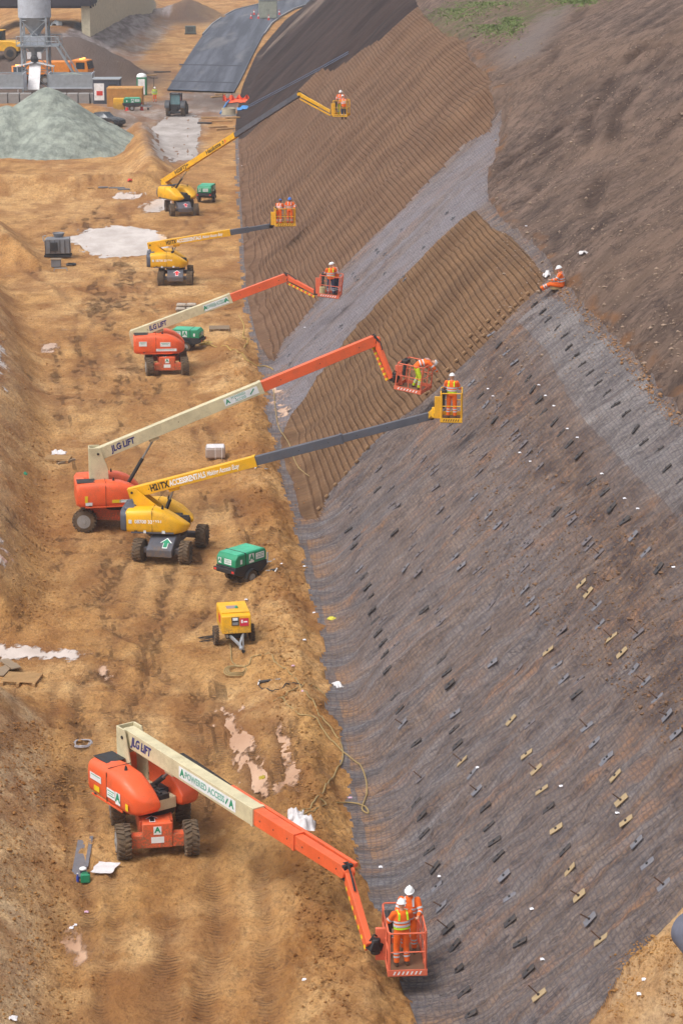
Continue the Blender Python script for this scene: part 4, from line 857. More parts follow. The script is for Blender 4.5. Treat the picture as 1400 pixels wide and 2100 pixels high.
def vis_side(o, sg=None):              # outer hood face that looks at the camera: frame at (x, z) on it
    Mt = o['Mt']; n = (Mt @ V3(0, 1, 0)); sg = 1 if n.dot(EYE - o['loc']) > 0 else -1
    def fr(x, z, e=.006):
        p = Mt @ V3(x, sg * (o['WW'] / 2 + e), z); xd = Mt @ V3(-sg, 0, 0); return face_frame(p, xd, V3(0, 0, 1))
    return fr, sg
# ---------------------------------------------------------------- the six lifts
A = boom_lift('orange boom lift nearest the camera with cream boom reaching down right', (316, 1717), (.16, -.99), (272, 1512, 3.05), (712, 1788, 82), [(530, JC), (612, JO2), (None, JO2)], 'high',
    jib=((757, 1938, 83.5), JO2), bask=((828, 1966, 83.0), 4, .92, 1.75, RAILO, 0))
B = boom_lift('orange boom lift with long raised cream and red boom, partly behind the yellow one', (243, 1078), (.995, -.08), (203, 930, 3.35), (770, 697, 49.3), [(537, JC), (None, JO2)], 'high',
    jib=((802, 776, 49.4), JO2), bask=((846, 796, 49.3), -22, 1.15, 1.30, RAILO, 7))
C_ = boom_lift('yellow boom lift with long grey extension and green arrow on its grey chassis', (352, 1134), (-.21, -.98), (276, 1009, 2.72), (884, 852, 52.6), [(525, HY), (702, HG), (None, HG)], 'yb',
    bask=((925, 858, 53.4), -4, .80, 1.15, RAILY, 0), style='H')
D = boom_lift('orange boom lift with lowered cream boom beside a green compressor', (342, 759), (.1, -.99), (278, 684, 2.35), (588, 568, 37.9), [(474, JC), (None, JO2)], 'low',
    jib=((648, 600, 38.2), JO2), bask=((676, 605, 38.6), -8, 1.10, 1.2, RAILO, 6))
E = boom_lift('yellow boom lift beside the wide puddle, basket with two blue-helmeted workers', (361, 578), (.05, -.99), (310, 503, 2.70), (556, 463, 31.3), [(472, HY), (510, HG), (None, HG)], 'h',
    bask=((584, 461, 31.6), 6, 1.30, .95, RAILY, 0), style='H')
Fl = boom_lift('farthest yellow boom lift with steep boom and long grey extension up the terraced slope', (373, 437), (.22, -.97), (337, 371, 2.75), (614, 193, 28.2), [(483, HY), (None, HG)], 'h',
    jib=((680, 230, 28.3), HY), bask=((700, 237, 28.6), -10, 1.0, 1.30, RAILY, 0), style='H')
# lettering on booms and hoods
def LL(o): return (o['res'][0][2] - o['res'][0][1]).length
def tp(o, px): bo, a0, a1 = o['res'][0][:3]; return (on_line(a0 + o['off'], a1 + o['off'], px) - o['off'] - a0).length / (a1 - a0).length
def ft(o, s, px0, px1, size, mat, zz=0, par=None, **k):
    t0, t1 = tp(o, px0), tp(o, px1); return txt(s, size, mat, o['F0'](t0, zz), 'boom_lettering', par or o['res'][0][0], fit=abs(t1 - t0) * LL(o), **k)
for o, a_, b_, sz in ((A, 277, 318, .36), (B, 228, 277, .36), (D, 306, 343, .36)): ft(o, 'JLG LIFT', a_ + (4 if o is A else 0), b_ + (4 if o is A else 0), sz, T_BLUE, shear=.25, bold=.014)
def powered(o, x0, x1):
    bo, a0, a1, w_, h_, _ = o['res'][0]; t0, t1 = tp(o, x0), tp(o, x1); L = (t1 - t0) * LL(o); M = o['F0'](t0, .0)
    pl_ = MB(M).box((L / 2, 0, .002), (L, h_ * .68, .005)).build('sponsor_panel', STICK, bo)
    for u in (.06, .93): txt('A', h_ * .6, T_GRN, M @ Matrix.Translation((L * u, 0, .006)), 'logo_letter', pl_, bold=.014, align='CENTER')
    txt('POWERED ACCESS', h_ * .52, T_PGR, M @ Matrix.Translation((L * .11, 0, .006)), 'panel_lettering', pl_, bold=.008, fit=L * .70)
    MB(M).bar((L * .83, -.08, .008), (L * .87, .1, .008), .004, .05, up=(0, 1, 0)).build('tick_mark', T_GRN, pl_)
powered(A, 379, 495); powered(D, 418, 468)
bo, a0, a1, w_, h_, _ = B['res'][0]; M = B['F0'](.78, 0)
q = MB(M).box((.70, 0, .002), (1.5, h_ * .62, .005)).build('sponsor_panel', STICK, bo); txt('A', .26, T_GRN, M @ Matrix.Translation((.10, 0, .006)), 'logo_letter', q, bold=.012, align='CENTER')
txt('POWERED', .15, T_PGR, M @ Matrix.Translation((.28, .08, .006)), 'panel_lettering', q, bold=.003, sx=.9); txt('ACCESS', .15, T_PGR, M @ Matrix.Translation((.42, -.08, .006)), 'panel_lettering', q, bold=.003, sx=.9)
MB(M).bar((1.08, -.08, .008), (1.3, .1, .008), .004, .05, up=(0, 1, 0)).build('tick_mark', T_GRN, q)
for o, X4 in ((C_, (310, 349, 423, 492)), (E, (341, 363, 413, 457))):
    ft(o, 'H21TX', X4[0], X4[1] - 1, .36, T_BLK, bold=.014); ft(o, 'ACCESSRENTALS', X4[1], X4[2], .32, T_WHT, bold=.012); ft(o, 'Making Access Easy', X4[2] + 2, X4[3], .27, T_WHT, shear=.35, bold=.006)
bo = Fl['res'][0][0]; ft(Fl, 'H28TJ+', 362, 390, .38, T_BLK, bold=.012); ft(Fl, 'Haulotte', 426, 456, .42, T_BLK, bold=.012)
L = (Fl['res'][0][2] - Fl['res'][0][1]).length
for k, mt in enumerate((T_BLK, T_RED)):
    M = Fl['F0'](tp(Fl, 460)) @ Matrix.Translation((k * .26, 0, 0)); m = MB(M); m.add([(-.05, -.14, 0), (.06, -.14, 0), (.17, 0, 0), (.06, .14, 0), (-.05, .14, 0), (.05, 0, 0)], [(0, 1, 2, 5), (5, 2, 3, 4)]); m.build('chevron_mark', mt, bo)
# hood stickers
for o, st in ((A, 1), (B, 2), (D, 3)):
    fr, sg = vis_side(o); rt = o['root']; h = [c for c in kids(rt) if c.name.startswith('engine_hood')][0 if sg < 0 else 1]
    if st == 1:
        sticker(fr(-1.15, 1.72), .62, .20, h, lines=1); sticker(fr(-.30, 1.50), .44, .28, h, lines=3); sticker(fr(.08, 1.48), .26, .36, h, letter='A'); sticker(fr(-1.1, 1.40), .30, .16, h, YSTK); sticker(fr(.52, 1.36, -.02), .14, .2, h, YSTK)
    elif st == 2:
        sticker(fr(-1.25, 1.30), .28, .13, h); sticker(fr(-1.35, 1.5), .12, .28, h, YSTK); sticker(fr(-.12, 1.38), .36, .13, h, YSTK); sticker(fr(.30, 1.38), .6, .12, h, lines=1)
    else:
        sticker(fr(-1.25, 1.70), .42, .26, h, lines=2); sticker(fr(-.05, 1.66), .55, .24, h, lines=2); sticker(fr(.0, 1.36), 1.1, .14, h, lines=1)
for o in (C_, E):
    fr, sg = vis_side(o); rt = o['root']; h = [c for c in kids(rt) if c.name.startswith('engine_hood')][0 if sg < 0 else 1]
    txt('08700 331331', .20, T_WHT, fr(-.70, 1.60), 'hood_lettering', h, bold=.006, align='CENTER', sx=.95); sticker(fr(-1.42, 1.60), .13, .15, h); sticker(fr(-.85, 1.2), .1, .11, h); sticker(fr(-.1, 1.2), .13, .12, h)
def arrow(o, M, sc, mat, edge=T_WHT):
    ch = [c for c in kids(o['root']) if c.name.startswith('chassis')][0]
    P_ = [(-.07, -.2), (.07, -.2), (.07, .02), (.17, .02), (0, .22), (-.17, .02), (-.07, .02)]
    MB(M).add([(x * sc * 1.25, y * sc * 1.2, .004) for x, y in P_], [tuple(range(7))]).build('arrow_border', edge, ch); MB(M).add([(x * sc, y * sc, .008) for x, y in P_], [tuple(range(7))]).build('direction_arrow', mat, ch)
for o, mt in ((C_, T_GRN), (E, T_RED), (Fl, T_RED)):
    nrm = V3(.485, 0, .875); M = o['Mc'] @ face_frame(V3(1.42, .2 if o is C_ else 0.1, .815), V3(0, 1, 0), V3(-.875, 0, .485)); arrow(o, M, 1.15 if o is not Fl else 1.0, mt)
for o in (A, D):
    ch = [c for c in kids(o['root']) if c.name.startswith('chassis')][0]; Mf = lambda y, z: o['Mc'] @ face_frame(V3(1.40, y, z), V3(0, 1, 0), V3(0, 0, 1)); sticker(Mf(0, .80), .22, .24, ch, letter='A'); sticker(Mf(0, .52), .36, .18, ch)
    arrow(o, o['Mc'] @ face_frame(V3(1.0, -.12, .985), V3(0, 1, 0), V3(-1, 0, 0)), .9, T_BLK)
arrow(B, B['Mc'] @ face_frame(V3(-.1, -.43, .72), V3(0, 0, 1), V3(1, 0, 0)), 1.2, T_BLK)
# cable track along the near lift's boom
r = A['res'][0]; d, s_, u_ = A['d'], A['side'], A['up']; m = MB()
for k in range(17): c = r[1].lerp(r[2], .36 + .022 * k) - s_ * .27 + u_ * (.17 - .0012 * k * k * .2); m.bar(c, c + d * .16, .13, .10)
m.build('cable_track', BLK, A['root'])
MB().bar(r[1].lerp(r[2], .75) - s_ * .26 + u_ * .16, A['res'][-1][2] - s_ * .24 + u_ * .14, .10, .12).build('hose_tube', JO2, A['root'], bev=.01)
# ---------------------------------------------------------------- people
def inb(o, x, y): return o['Mb'] @ V3(x, y, 0.005)
def by_(o): return o['Mb'].to_euler().z
person('worker in orange with white helmet and dark glasses facing camera in nearest basket', inb(A, .16, .38), by_(A) + R(170), 'rail', harness=False)
person('worker seen from behind with lime harness straps in the nearest basket', inb(A, -.10, -.38), by_(A) + R(12), 'rail', harness=True)
person('worker in lime trousers bending over the rail of the red basket', inb(B, .28, .0), by_(B) + R(-62), 'bend', trousers=HV_Y)
person('lone worker in orange with lime harness standing in yellow basket', inb(C_, .0, .0), by_(C_) + R(-8), 'rail', harness=True)
person('worker in navy trousers and orange jacket seen from behind in the small red basket', inb(D, .08, -.15), by_(D) + R(15), 'rail', trousers=NAVY, harness=True)
person('worker with turned white helmet half hidden behind the one in navy trousers', inb(D, .30, .30), by_(D) + R(60), 'work', trousers=NAVY)
MB(Matrix.Translation(inb(D, -.38, -.25))).lathe((0, 0, 0), (0, 0, 1), [(0, .13), (.02, .15), (.4, .17), (.42, .16)], 16).build('bucket', paint('cream_plastic', S(206, 190, 140), .5), smooth='auto'); tag(bpy.data.objects['bucket'], 'cream plastic bucket standing in the small red basket', 'bucket'); bpy.data.objects['bucket'].location = (0, 0, 0)
person('shorter blue-helmeted worker in orange leaning over the left of his basket', inb(E, -.38, .0), by_(E) + R(-25), 'work', helmet=HELB, skin=SKIN2, scale=.96)
person('blue-helmeted worker in orange standing upright with black straps, facing camera', inb(E, .34, .1), by_(E) + R(165), 'akimbo', helmet=HELB, skin=SKIN2)
person('worker in pale vest and lime trousers standing in the highest yellow basket', inb(Fl, -.1, .25), by_(Fl) + R(175), 'rail', trousers=HV_Y)
person('worker crouched low at the right of the highest yellow basket', inb(Fl, .22, -.25) - V3(0, 0, .25), by_(Fl) + R(30), 'work', trousers=NAVY)
g = G(318, 210); person('worker on foot in lime jacket and orange trousers by the yard road', g, R(190), 'stand', jacket=HV_Y)
g, nn = GN(1147, 590); person('worker sitting at the top of the slope with legs stretched down left', (g.x + .05, g.y - .1, g.z + .02), R(78), 'sit')
# ================================================================ SITE EQUIPMENT
GRN = paint('compressor_green', S(30, 140, 100), .45, dirt=.25); GRN2 = paint('compressor_green_top', S(70, 178, 140), .45, dirt=.2)
WOODP = paint('pallet_wood', S(176, 138, 92), .85, dirt=.5, scale=5); WOODG = paint('weathered_wood', S(142, 122, 100), .9, dirt=.4, scale=5); PLY = paint('plywood', S(196, 166, 118), .8, dirt=.3)
PLAS = paint('white_plastic_sheet', S(220, 214, 214), .45, dirt=.25, scale=6); HOSE = paint('air_hose', S(158, 134, 88), .7, dirt=.3); HOSEY = paint('yellow_hose', S(186, 156, 84), .7, dirt=.3)
CONC = paint('concrete', S(150, 146, 144), .9, dirt=.25, dirtc=S(120, 105, 92)); CONCW = paint('pale_concrete', S(188, 176, 152), .9, dirt=.15, dirtc=S(150, 135, 112)); GALV = paint('galvanised_steel', S(158, 164, 170), .45, .2, dirt=.2)
SILO = paint('silo_paint', S(186, 192, 202), .45, dirt=.1); SLATE = paint('slate_cabin', S(70, 76, 90), .6, dirt=.2); TANC = paint('tan_container', S(196, 138, 66), .6, dirt=.25); REDM = paint('safety_red', S(212, 52, 40), .5, dirt=.15)
ORG = paint('truck_orange', S(236, 138, 32), .45, dirt=.2); BLUE = paint('blue_pipe', S(70, 140, 205), .5, dirt=.15); GLASS = paint('dark_glass', S(34, 44, 54), .12, dirt=.1); ONET = paint('orange_barrier_net', S(240, 96, 50), .7, dirt=.15)
LAMPM, _n, _b = new_mat('amber_beacon'); _b.inputs['Base Color'].default_value = (1, .35, .05, 1); _b.inputs['Emission Color'].default_value = (1, .42, .08, 1); _b.inputs['Emission Strength'].default_value = 3
def T4(x, y, z, rz=0): return Matrix.Translation((x, y, z)) @ Matrix.Rotation(rz, 4, 'Z')
def compressor(label, px, fwd, style, s=1.0):
    g = G(*px); t = thing('towable_compressor', label, 'compressor', g, math.atan2(fwd[1], fwd[0])); t.scale = (s,) * 3
    L, Wd = (1.95, 1.15) if style != 'Y' else (1.55, 1.05)
    if style != 'Y':
        m = MB(); m.prism([(-L / 2, .86), (-L / 2, 1.22), (-L / 2 + .16, 1.40), (L / 2 - .1, 1.40), (L / 2, 1.25), (L / 2, .86)], -Wd / 2, Wd / 2); c = m.build('canopy', GRN, t, bev=.05, seg=3)
        MB().box((0, 0, 1.405), (L - .34, Wd - .12, .03)).build('canopy_top', GRN2, c, bev=.01)
        MB().box((-.35, 0, 1.14), (.035, Wd + .02, .58)).build('door_gap', BLK, c)
        m = MB(); m.prism([(-L / 2 - .02, .55), (-L / 2 - .02, .86), (L / 2 + .02, .86), (L / 2 + .02, .62), (L / 2 - .3, .42), (-L / 2 + .35, .42)], -Wd / 2 - .01, Wd / 2 + .01); u = m.build('lower_body', DARK, t, bev=.02)
        MB().box((-L / 2 - .08, 0, .70), (.10, Wd + .12, .16)).build('rear_bumper', DARK, u, bev=.01)
        for sy in (-1, 1): MB().box((-L / 2 - .135, sy * (Wd / 2 - .05), .70), (.012, .14, .09)).build('tail_lamp', REDM, u)
        for sy in (-1, 1):
            Ms = face_frame(V3(.02, sy * (Wd / 2 + .004), 1.12), V3(-sy, 0, 0), V3(0, 0, 1)); sticker(Ms, .30, .40, c, letter='A'); sticker(face_frame(V3(.55, sy * (Wd / 2 + .004), 1.14), V3(-sy, 0, 0), V3(0, 0, 1)), .52, .28, c, lines=3)
            sticker(face_frame(V3(-.62, sy * (Wd / 2 + .004), 1.08), V3(-sy, 0, 0), V3(0, 0, 1)), .12, .2, c)
        sticker(face_frame(V3(-L / 2 - .004, -.12, 1.08), V3(0, -1, 0), V3(0, 0, 1)), .42, .24, c, lines=3); sticker(face_frame(V3(-L / 2 - .004, .36, 1.08), V3(0, -1, 0), V3(0, 0, 1)), .18, .24, c, letter='A')
        hub, wr = .0, .30
    else:
        m = MB(); m.prism([(-L / 2, .60), (-L / 2, 1.30), (L / 2 - .30, 1.30), (L / 2 - .10, 1.22), (L / 2, .60)], -Wd / 2, Wd / 2); c = m.build('canopy', HY, t, bev=.025)
        MB().box((-.12, 0, 1.312), (L - .3, Wd - .04, .02)).build('lid', HY, c, bev=.006)
        MB().box((-.1, -.05, 1.325), (.34, .42, .008)).build('lid_stain', paint('lid_grey', S(150, 130, 130), .8), c); MB().ball((-.02, .1, 1.34), .09, 8, 5, (1.3, .7, .4)).build('rag', GRN, c)
        fx = face_frame(V3(L / 2 + .0 - .055, -.02, 1.0), V3(0, 1, 0), V3(-.12, 0, .62)); MB(fx).box((-.02, .04, .0), (.26, .30, .03)).build('gauge_recess', BLK, c); MB(fx).box((-.02, .12, .02), (.18, .1, .01)).build('gauge_panel', STICK, c); MB(fx).box((-.02, -.04, .02), (.2, .1, .01)).build('gauge_plate', STEEL, c)
        q = MB(fx).box((.30, .0, .004), (.32, .28, .01)).build('hire_sticker', paint('sticker_crimson', S(205, 30, 60), .5), c); MB(fx).box((.22, .03, .012), (.06, .12, .004)).build('printed_mark', T_WHT, q); MB(fx).box((.35, .01, .012), (.13, .05, .004)).build('printed_line', T_WHT, q)
        MB(face_frame(V3(.1, -Wd / 2 - .002, 1.0), V3(1, 0, 0), V3(0, 0, 1))).box((0, 0, 0), (.4, .3, .01)).build('side_sticker', REDM, c)
        MB().box((0, 0, .50), (L * .9, Wd * .7, .22)).build('lower_body', DARK, t, bev=.02); wr = .33
        MB().cyl((L / 2 - .1, -.34, .52), (L / 2 + .05, -.34, .52), .05, n=8).build('air_outlet', STEEL, t)
    for sy in (-1, 1):
        wheel(t, T4(-.05, sy * (Wd / 2 + (.03 if style != 'Y' else .12)), wr - .02, 0 if sy < 0 else math.pi), wr * 2, .18, RIMG if style != 'Y' else RIMK)
        if style != 'Y': MB().rings([[(-.05 + r_ * math.cos(a), sy * (Wd / 2 + .05) + y_, wr + r_ * math.sin(a)) for r_, y_ in ((.37, -.12), (.37, .12), (.345, .12), (.345, -.12))] for a in [math.pi * k / 10 for k in range(11)]]).build('mudguard', DARK, t)
    m = MB(); m.bar((L / 2 - .2, -.25, .5), (L / 2 + .75, 0, .42), .07, .09); m.bar((L / 2 - .2, .25, .5), (L / 2 + .75, 0, .42), .07, .09); m.bar((L / 2 + .7, 0, .42), (L / 2 + 1.1, 0, .42), .08, .08); dbar = m.build('drawbar', GALV, t)
    m = MB(); m.cyl((L / 2 + .8, .12, .02), (L / 2 + .8, .12, .85), .03, n=8); m.build('jockey_stand', GALV, dbar); wq = MB().cyl((L / 2 + .8, .07, .13), (L / 2 + .8, .17, .13), .12, n=14).build('jockey_wheel', BLK, dbar)
    m = MB(); m.ball((L / 2 + 1.12, 0, .43), .08, 10, 6); m.build('coupling', GALV, dbar)
    return t
compressor('dark green towed compressor with white stickers on the sand beyond the yellow one', (496, 1190), (.66, .75), 'G', .88)
compressor('yellow box compressor with drawbar towards the camera', (480, 1318), (.18, -.98), 'Y', .98)
compressor('green compressor behind the orange lift with the lowered boom', (385, 716), (-.95, .2), 'G', .86)
compressor('small green compressor right of the farthest yellow lift', (424, 414), (.15, .98), 'G', 1.0)
compressor('green generator trailer in front of the tan container', (272, 226), (.98, .1), 'G', .98)
# hoses over the ground
def hose(label, pts, r=.028, mat=HOSE, name='air_hose', cat='hose', n=7, lift=.02):
    P = [G(*p) for p in pts]; Q = []
    for i in range(len(P) - 1):
        p0, p1, p2, p3 = P[max(i - 1, 0)], P[i], P[i + 1], P[min(i + 2, len(P) - 1)]
        for k in range(n):
            u = k / n; a = .5 * ((2 * p1) + (p2 - p0) * u + (2 * p0 - 5 * p1 + 4 * p2 - p3) * u * u + (3 * p1 - p0 - 3 * p2 + p3) * u ** 3); Q.append(V3(a.x, a.y, dz(a.x, a.y) + r * .7 + lift))
    Q.append(P[-1] + V3(0, 0, r * .7 + lift)); o = MB().tube(Q, r, 6).build(name, mat, smooth='auto'); return tag(o, label, cat)
hose('tan air hose running from the yellow compressor down to the netting edge', [(472, 1322), (474, 1340), (476, 1358), (490, 1368), (510, 1365), (516, 1350), (530, 1345), (553, 1342), (566, 1360), (590, 1378), (612, 1402), (628, 1420), (645, 1445), (662, 1475), (682, 1500), (700, 1530), (702, 1560), (690, 1580), (668, 1610), (640, 1650), (615, 1668)], .024)
def coil(label, px, rx, ry, turns=4, r=.024, mat=HOSE):
    g = G(*px); P = []; turns = min(turns, 3)
    for k in range(turns * 18 + 1):
        a = 2 * math.pi * k / 18; f = 1 - .15 * (k / 18); P.append((g.x + rx * f * math.cos(a), g.y + ry * f * math.sin(a), g.z + r + .02 + .02 * k / 18 + .02 * math.sin(a * 3)))
    return tag(MB().tube(P, r, 6).build('coiled_hose', mat, smooth='auto'), label, 'hose')
coil('coil of tan hose lying in front of the yellow compressor', (486, 1379), .47, .62, 4)
coil('yellow hose coiled beside the green compressor behind the orange lift', (421, 706), .42, .6, 3, .028, HOSEY)
hose('thin dark cable with loose end below the coiled hose', [(530, 1402), (535, 1412), (555, 1418), (580, 1412), (600, 1402), (620, 1408)], .018, DARK)
hose('thin hose line crossing the soil bund left of the long hose', [(560, 1440), (590, 1420), (620, 1408), (650, 1412), (668, 1430)], .018, HOSE)
hose('pale hose looping over the netting edge near the nearest basket', [(575, 1432), (610, 1465), (650, 1475), (690, 1530), (738, 1570), (752, 1620), (742, 1660), (755, 1670), (748, 1656), (715, 1648), (690, 1648)], .024, HOSE)
hose('tan hose lying in the white debris behind the nearest boom', [(622, 1672), (645, 1665), (668, 1652), (655, 1640)], .022, HOSE)
hose('yellow hoses trailing from the green compressor to the toe of the slope', [(405, 700), (440, 712), (470, 716), (500, 732), (520, 748), (545, 752), (560, 760)], .03, HOSEY)
hose('thin yellow hose climbing beside the toe near the tangled hoses', [(490, 648), (500, 668), (498, 690), (508, 700), (500, 716)], .03, HOSEY)
hose('pale hose hanging down over the toe beside the brown panel', [(561, 800), (566, 850), (573, 880), (592, 910), (600, 935), (612, 960), (634, 978)], .024, HOSE)
# breaker, lance, rebar bundle
def jack(label, a, b):
    p, q = G(*a), G(*b); p.z += .05; q.z += .05; d = (q - p).normalized(); t = thing('breaker', label, 'tool', p)
    MB().cyl((0, 0, 0), tuple((q - p) * .55), .055, .045, 10).build('tool_body', DARK, t, smooth='auto'); MB().cyl(tuple((q - p) * .55), tuple(q - p), .02, n=8).build('tool_steel', STEEL, t); s_ = d.cross(V3(0, 0, 1)); MB().tube([s_ * .2, (0, 0, 0), s_ * -.2], .025, 8).build('tool_handle', T_WHT, t)
jack('drill breaker with white handle lying on the sand below the coiled hose', (531, 1402), (575, 1395))
jack('dark drilling tool lying left of the drawbar of the green compressor', (566, 1171), (545, 1173))
jack('rusty curved steel bar on the sand under the long grey boom', (526, 960), (549, 964))
def bundle(label, px, L, n, mat, yaw, r=.014, w=.3, name='rebar_bundle', cat='steel bars'):
    g = G(*px); m = MB()
    for k in range(n):
        a = yaw + random.uniform(-.35, .35); ox, oy = random.uniform(-w, w) * .5, random.uniform(-w, w); c, s = math.cos(a) * L / 2, math.sin(a) * L / 2
        m.cyl((g.x + ox - c, g.y + oy - s, dz(g.x + ox - c, g.y + oy - s) + .03 + k * .004), (g.x + ox + c, g.y + oy + s, dz(g.x + ox + c, g.y + oy + s) + .03 + k * .004), r, n=6)
    return tag(m.build(name, mat), label, cat)
bundle('tangle of thin dark wires on the left of the yellow compressor', (424, 1313), .5, 14, DARK, .2, .010, .3, 'wire_tangle', 'wire')
# pallets
_pal = {}
def pallet(label, px, rz, mat=WOODP, slats=9, scale=(1, 1, 1), boards=True, group=None, loc=None):
    g = loc if loc is not None else G(*px); t = thing('pallet', label, 'pallet', g, rz, group); t.scale = scale
    for k in range(slats):
        if random.random() < .05: continue
        MB().box((0, -.5 + 1.0 * k / (slats - 1), .135), (1.2, .08, .022)).build('slat', mat, t)
    for y in (-.45, 0, .45):
        pass
    for x in (-.55, 0, .55):
        MB().box((x, 0, .115), (.1, 1.06, .018)).build('stringer', mat, t)
        for y in (-.48, 0, .48): MB().box((x, y, .062), (.1, .1, .088)).build('block', mat, t)
        MB().box((x, 0, .01), (.1, 1.06, .018)).build('skid', mat, t)
    return t
def sheets(label, px, n, size, spread, mat, name='plywood_offcut', cat='boards', thick=.03):
    g = G(*px)
    for k in range(n):
        x, y = g.x + random.uniform(-spread, spread), g.y + random.uniform(-spread, spread) * 1.5; o = MB().box((0, 0, 0), (size[0] * random.uniform(.6, 1.1), size[1] * random.uniform(.5, 1), thick)).build(name, mat)
        o.location = (x, y, dz(x, y) + .04 + k * .035); o.rotation_euler = (random.uniform(-.12, .12), random.uniform(-.12, .12), random.uniform(0, 3.1)); tag(o, label[k] if isinstance(label, list) else label, cat)
pallet('slatted wooden pallet at the left edge beside loose boards', (45, 1398), R(-8))
sheets(['broad pale board leaning on the pile at the left edge', 'long tan offcut lying on the boards at the left edge', 'short dark board at the back of the left pile', 'thin strip of ply beside the left pallet'], (28, 1372), 4, (1.1, .4), .45, WOODG)
pallet('grey metal-banded pallet lying flat by the toe, right of the orange lift', (450, 676), R(4), WOODG, 10)
g = G(382, 640); pallet('pallet under the stacked bags behind the lowered cream boom', (382, 640), R(5), WOODG, 8)
def sack(label, loc, d, mat, name='cement_bag', cat='bag', rz=0):
    m = MB(); m.rings([sup(x, 0, w_ * d[1] / 2, 0, h_ * d[2], 16, 3) for x, w_, h_ in ((-d[0] / 2, .6, .5), (-d[0] / 2 + .04, .95, .92), (-d[0] / 4, 1, 1), (d[0] / 4, 1, .96), (d[0] / 2 - .04, .95, .9), (d[0] / 2, .6, .5))])
    o = m.build(name, mat, smooth='auto'); o.location = loc; o.rotation_euler = (0, 0, rz); return tag(o, label, cat)
for k, (dx, dy, dz_) in enumerate(((-.32, -.22, .15), (.32, -.2, .15), (-.3, .26, .15), (.32, .26, .15), (-.28, 0, .36), (.33, .05, .36))):
    sack(['grey bag at the front left of the stack on its pallet', 'grey bag at the front right of the stack on its pallet', 'grey bag at the rear left of the pallet stack', 'grey bag at the rear right of the pallet stack', 'upper left bag on top of the pallet stack', 'upper right bag on top of the pallet stack'][k] + ' behind the cream boom', (g.x + dx, g.y + dy, g.z + dz_), (.62, .44, .2), paint('bag_grey', S(176, 164, 150), .7, dirt=.4))
g = G(442, 938); t = thing('wrapped_pallet_load', 'shrink-wrapped grey block of boxes on the sand under the boom', 'wrapped load', g, R(3)); MB().box((0, 0, .28), (.92, .80, .50)).build('wrapped_boxes', paint('shrink_wrap', S(166, 150, 140), .25, dirt=.3, scale=5), t, bev=.09, seg=3); MB().box((0, 0, .545), (.80, .70, .03)).build('top_sheet', PLAS, t, bev=.01)
m = MB(); [m.box((x, 0, .28), (.02, .83, .53)) for x in (.0, .3)]; m.build('strap', T_WHT, t)
pallet('broken pallet under the plastic sheet by the left bank', (118, 945), R(-5), WOODP, 9, (1, .9, 1))
def crumple(label, px, sx, sy, h, mat=PLAS, name='plastic_sheet', cat='plastic', z=0.02, flat=False, loc=None, rz=0):
    g = loc if loc is not None else G(*px); n = 14; m = MB(); vs = []; k0 = random.uniform(0, 99)
    for i in range(n):
        for j in range(n):
            u, v = i / (n - 1) - .5, j / (n - 1) - .5; e = float(vnoise(np.array([k0 + u * 3]), np.array([v * 3]))[0]) * .5; x, y = (u + e * .25) * sx, (v + e * .2) * sy
            q = float(fbm(np.array([k0 + u * (4 if not flat else 2)]), np.array([v * 4 + 3]), 3)[0]); vs.append((x, y, z + max(0, (h if flat else h * (1 - 2.6 * (u * u + v * v))) + q * h * .9)))
    fs = [(i * n + j, (i + 1) * n + j, (i + 1) * n + j + 1, i * n + j + 1) for i in range(n - 1) for j in range(n - 1)]
    m.add(vs, fs); o = m.build(name, mat, smooth=not flat); sd = o.modifiers.new('thick', 'SOLIDIFY'); sd.thickness = .012; o.location = g; o.rotation_euler = (0, 0, rz); return tag(o, label, cat)
crumple('white plastic sheet crumpled over the broken pallet', (122, 936), .7, .5, .14, z=.16)
sheets(['long dark timber beam lying left of the orange lift'], (132, 950), 1, (1.2, .3), .1, WOODG, 'timber_beam', 'timber', .16)
crumple('white crumpled plastic heap on the bund behind the nearest boom', (622, 1700), .72, 1.1, .28, name='plastic_heap')
crumple('white rag hanging beside the plastic heap', (606, 1678), .45, .6, .24, name='plastic_rag', cat='rag')
crumple('flat white sheet lying on the sand left of the nearest lift', (216, 1782), .58, .72, .03, flat=True, name='paper_sheet', cat='sheet', rz=R(-12))
crumple('crumpled white bag at the edge of the netting', (692, 1406), .26, .5, .08, name='plastic_bag', cat='bag', rz=.4)
crumple('white bag lying on the brown hillside above the seated worker', (1196, 521), .5, .28, .12, name='plastic_bag', cat='bag', rz=.3)
g = G(1126, 562); o = crumple('white sack held open beside the seated worker', (1122, 568), .34, .3, .2, name='plastic_sack', cat='sack', rz=.3)
crumple('yellow work glove dropped on the netting', (680, 1270), .32, .3, .07, paint('glove_yellow', S(206, 196, 70), .7), 'glove', 'glove')
crumple('yellow rag floating at the end of the long puddle', (538, 1598), .2, .26, .08, paint('rag_yellow', S(170, 150, 40), .7), 'rag', 'rag')
crumple('white scrap at the lower left corner of the floor', (26, 2090), .26, .2, .05, name='plastic_scrap', cat='litter')
crumple('green plastic scrap lying at the foot of the left bank', (53, 974), .16, .24, .1, GRN, 'plastic_scrap', 'litter')
crumple('red plastic block lying on the long soil bund', (266, 371), .42, .5, .16, REDM, 'plastic_canister', 'canister')
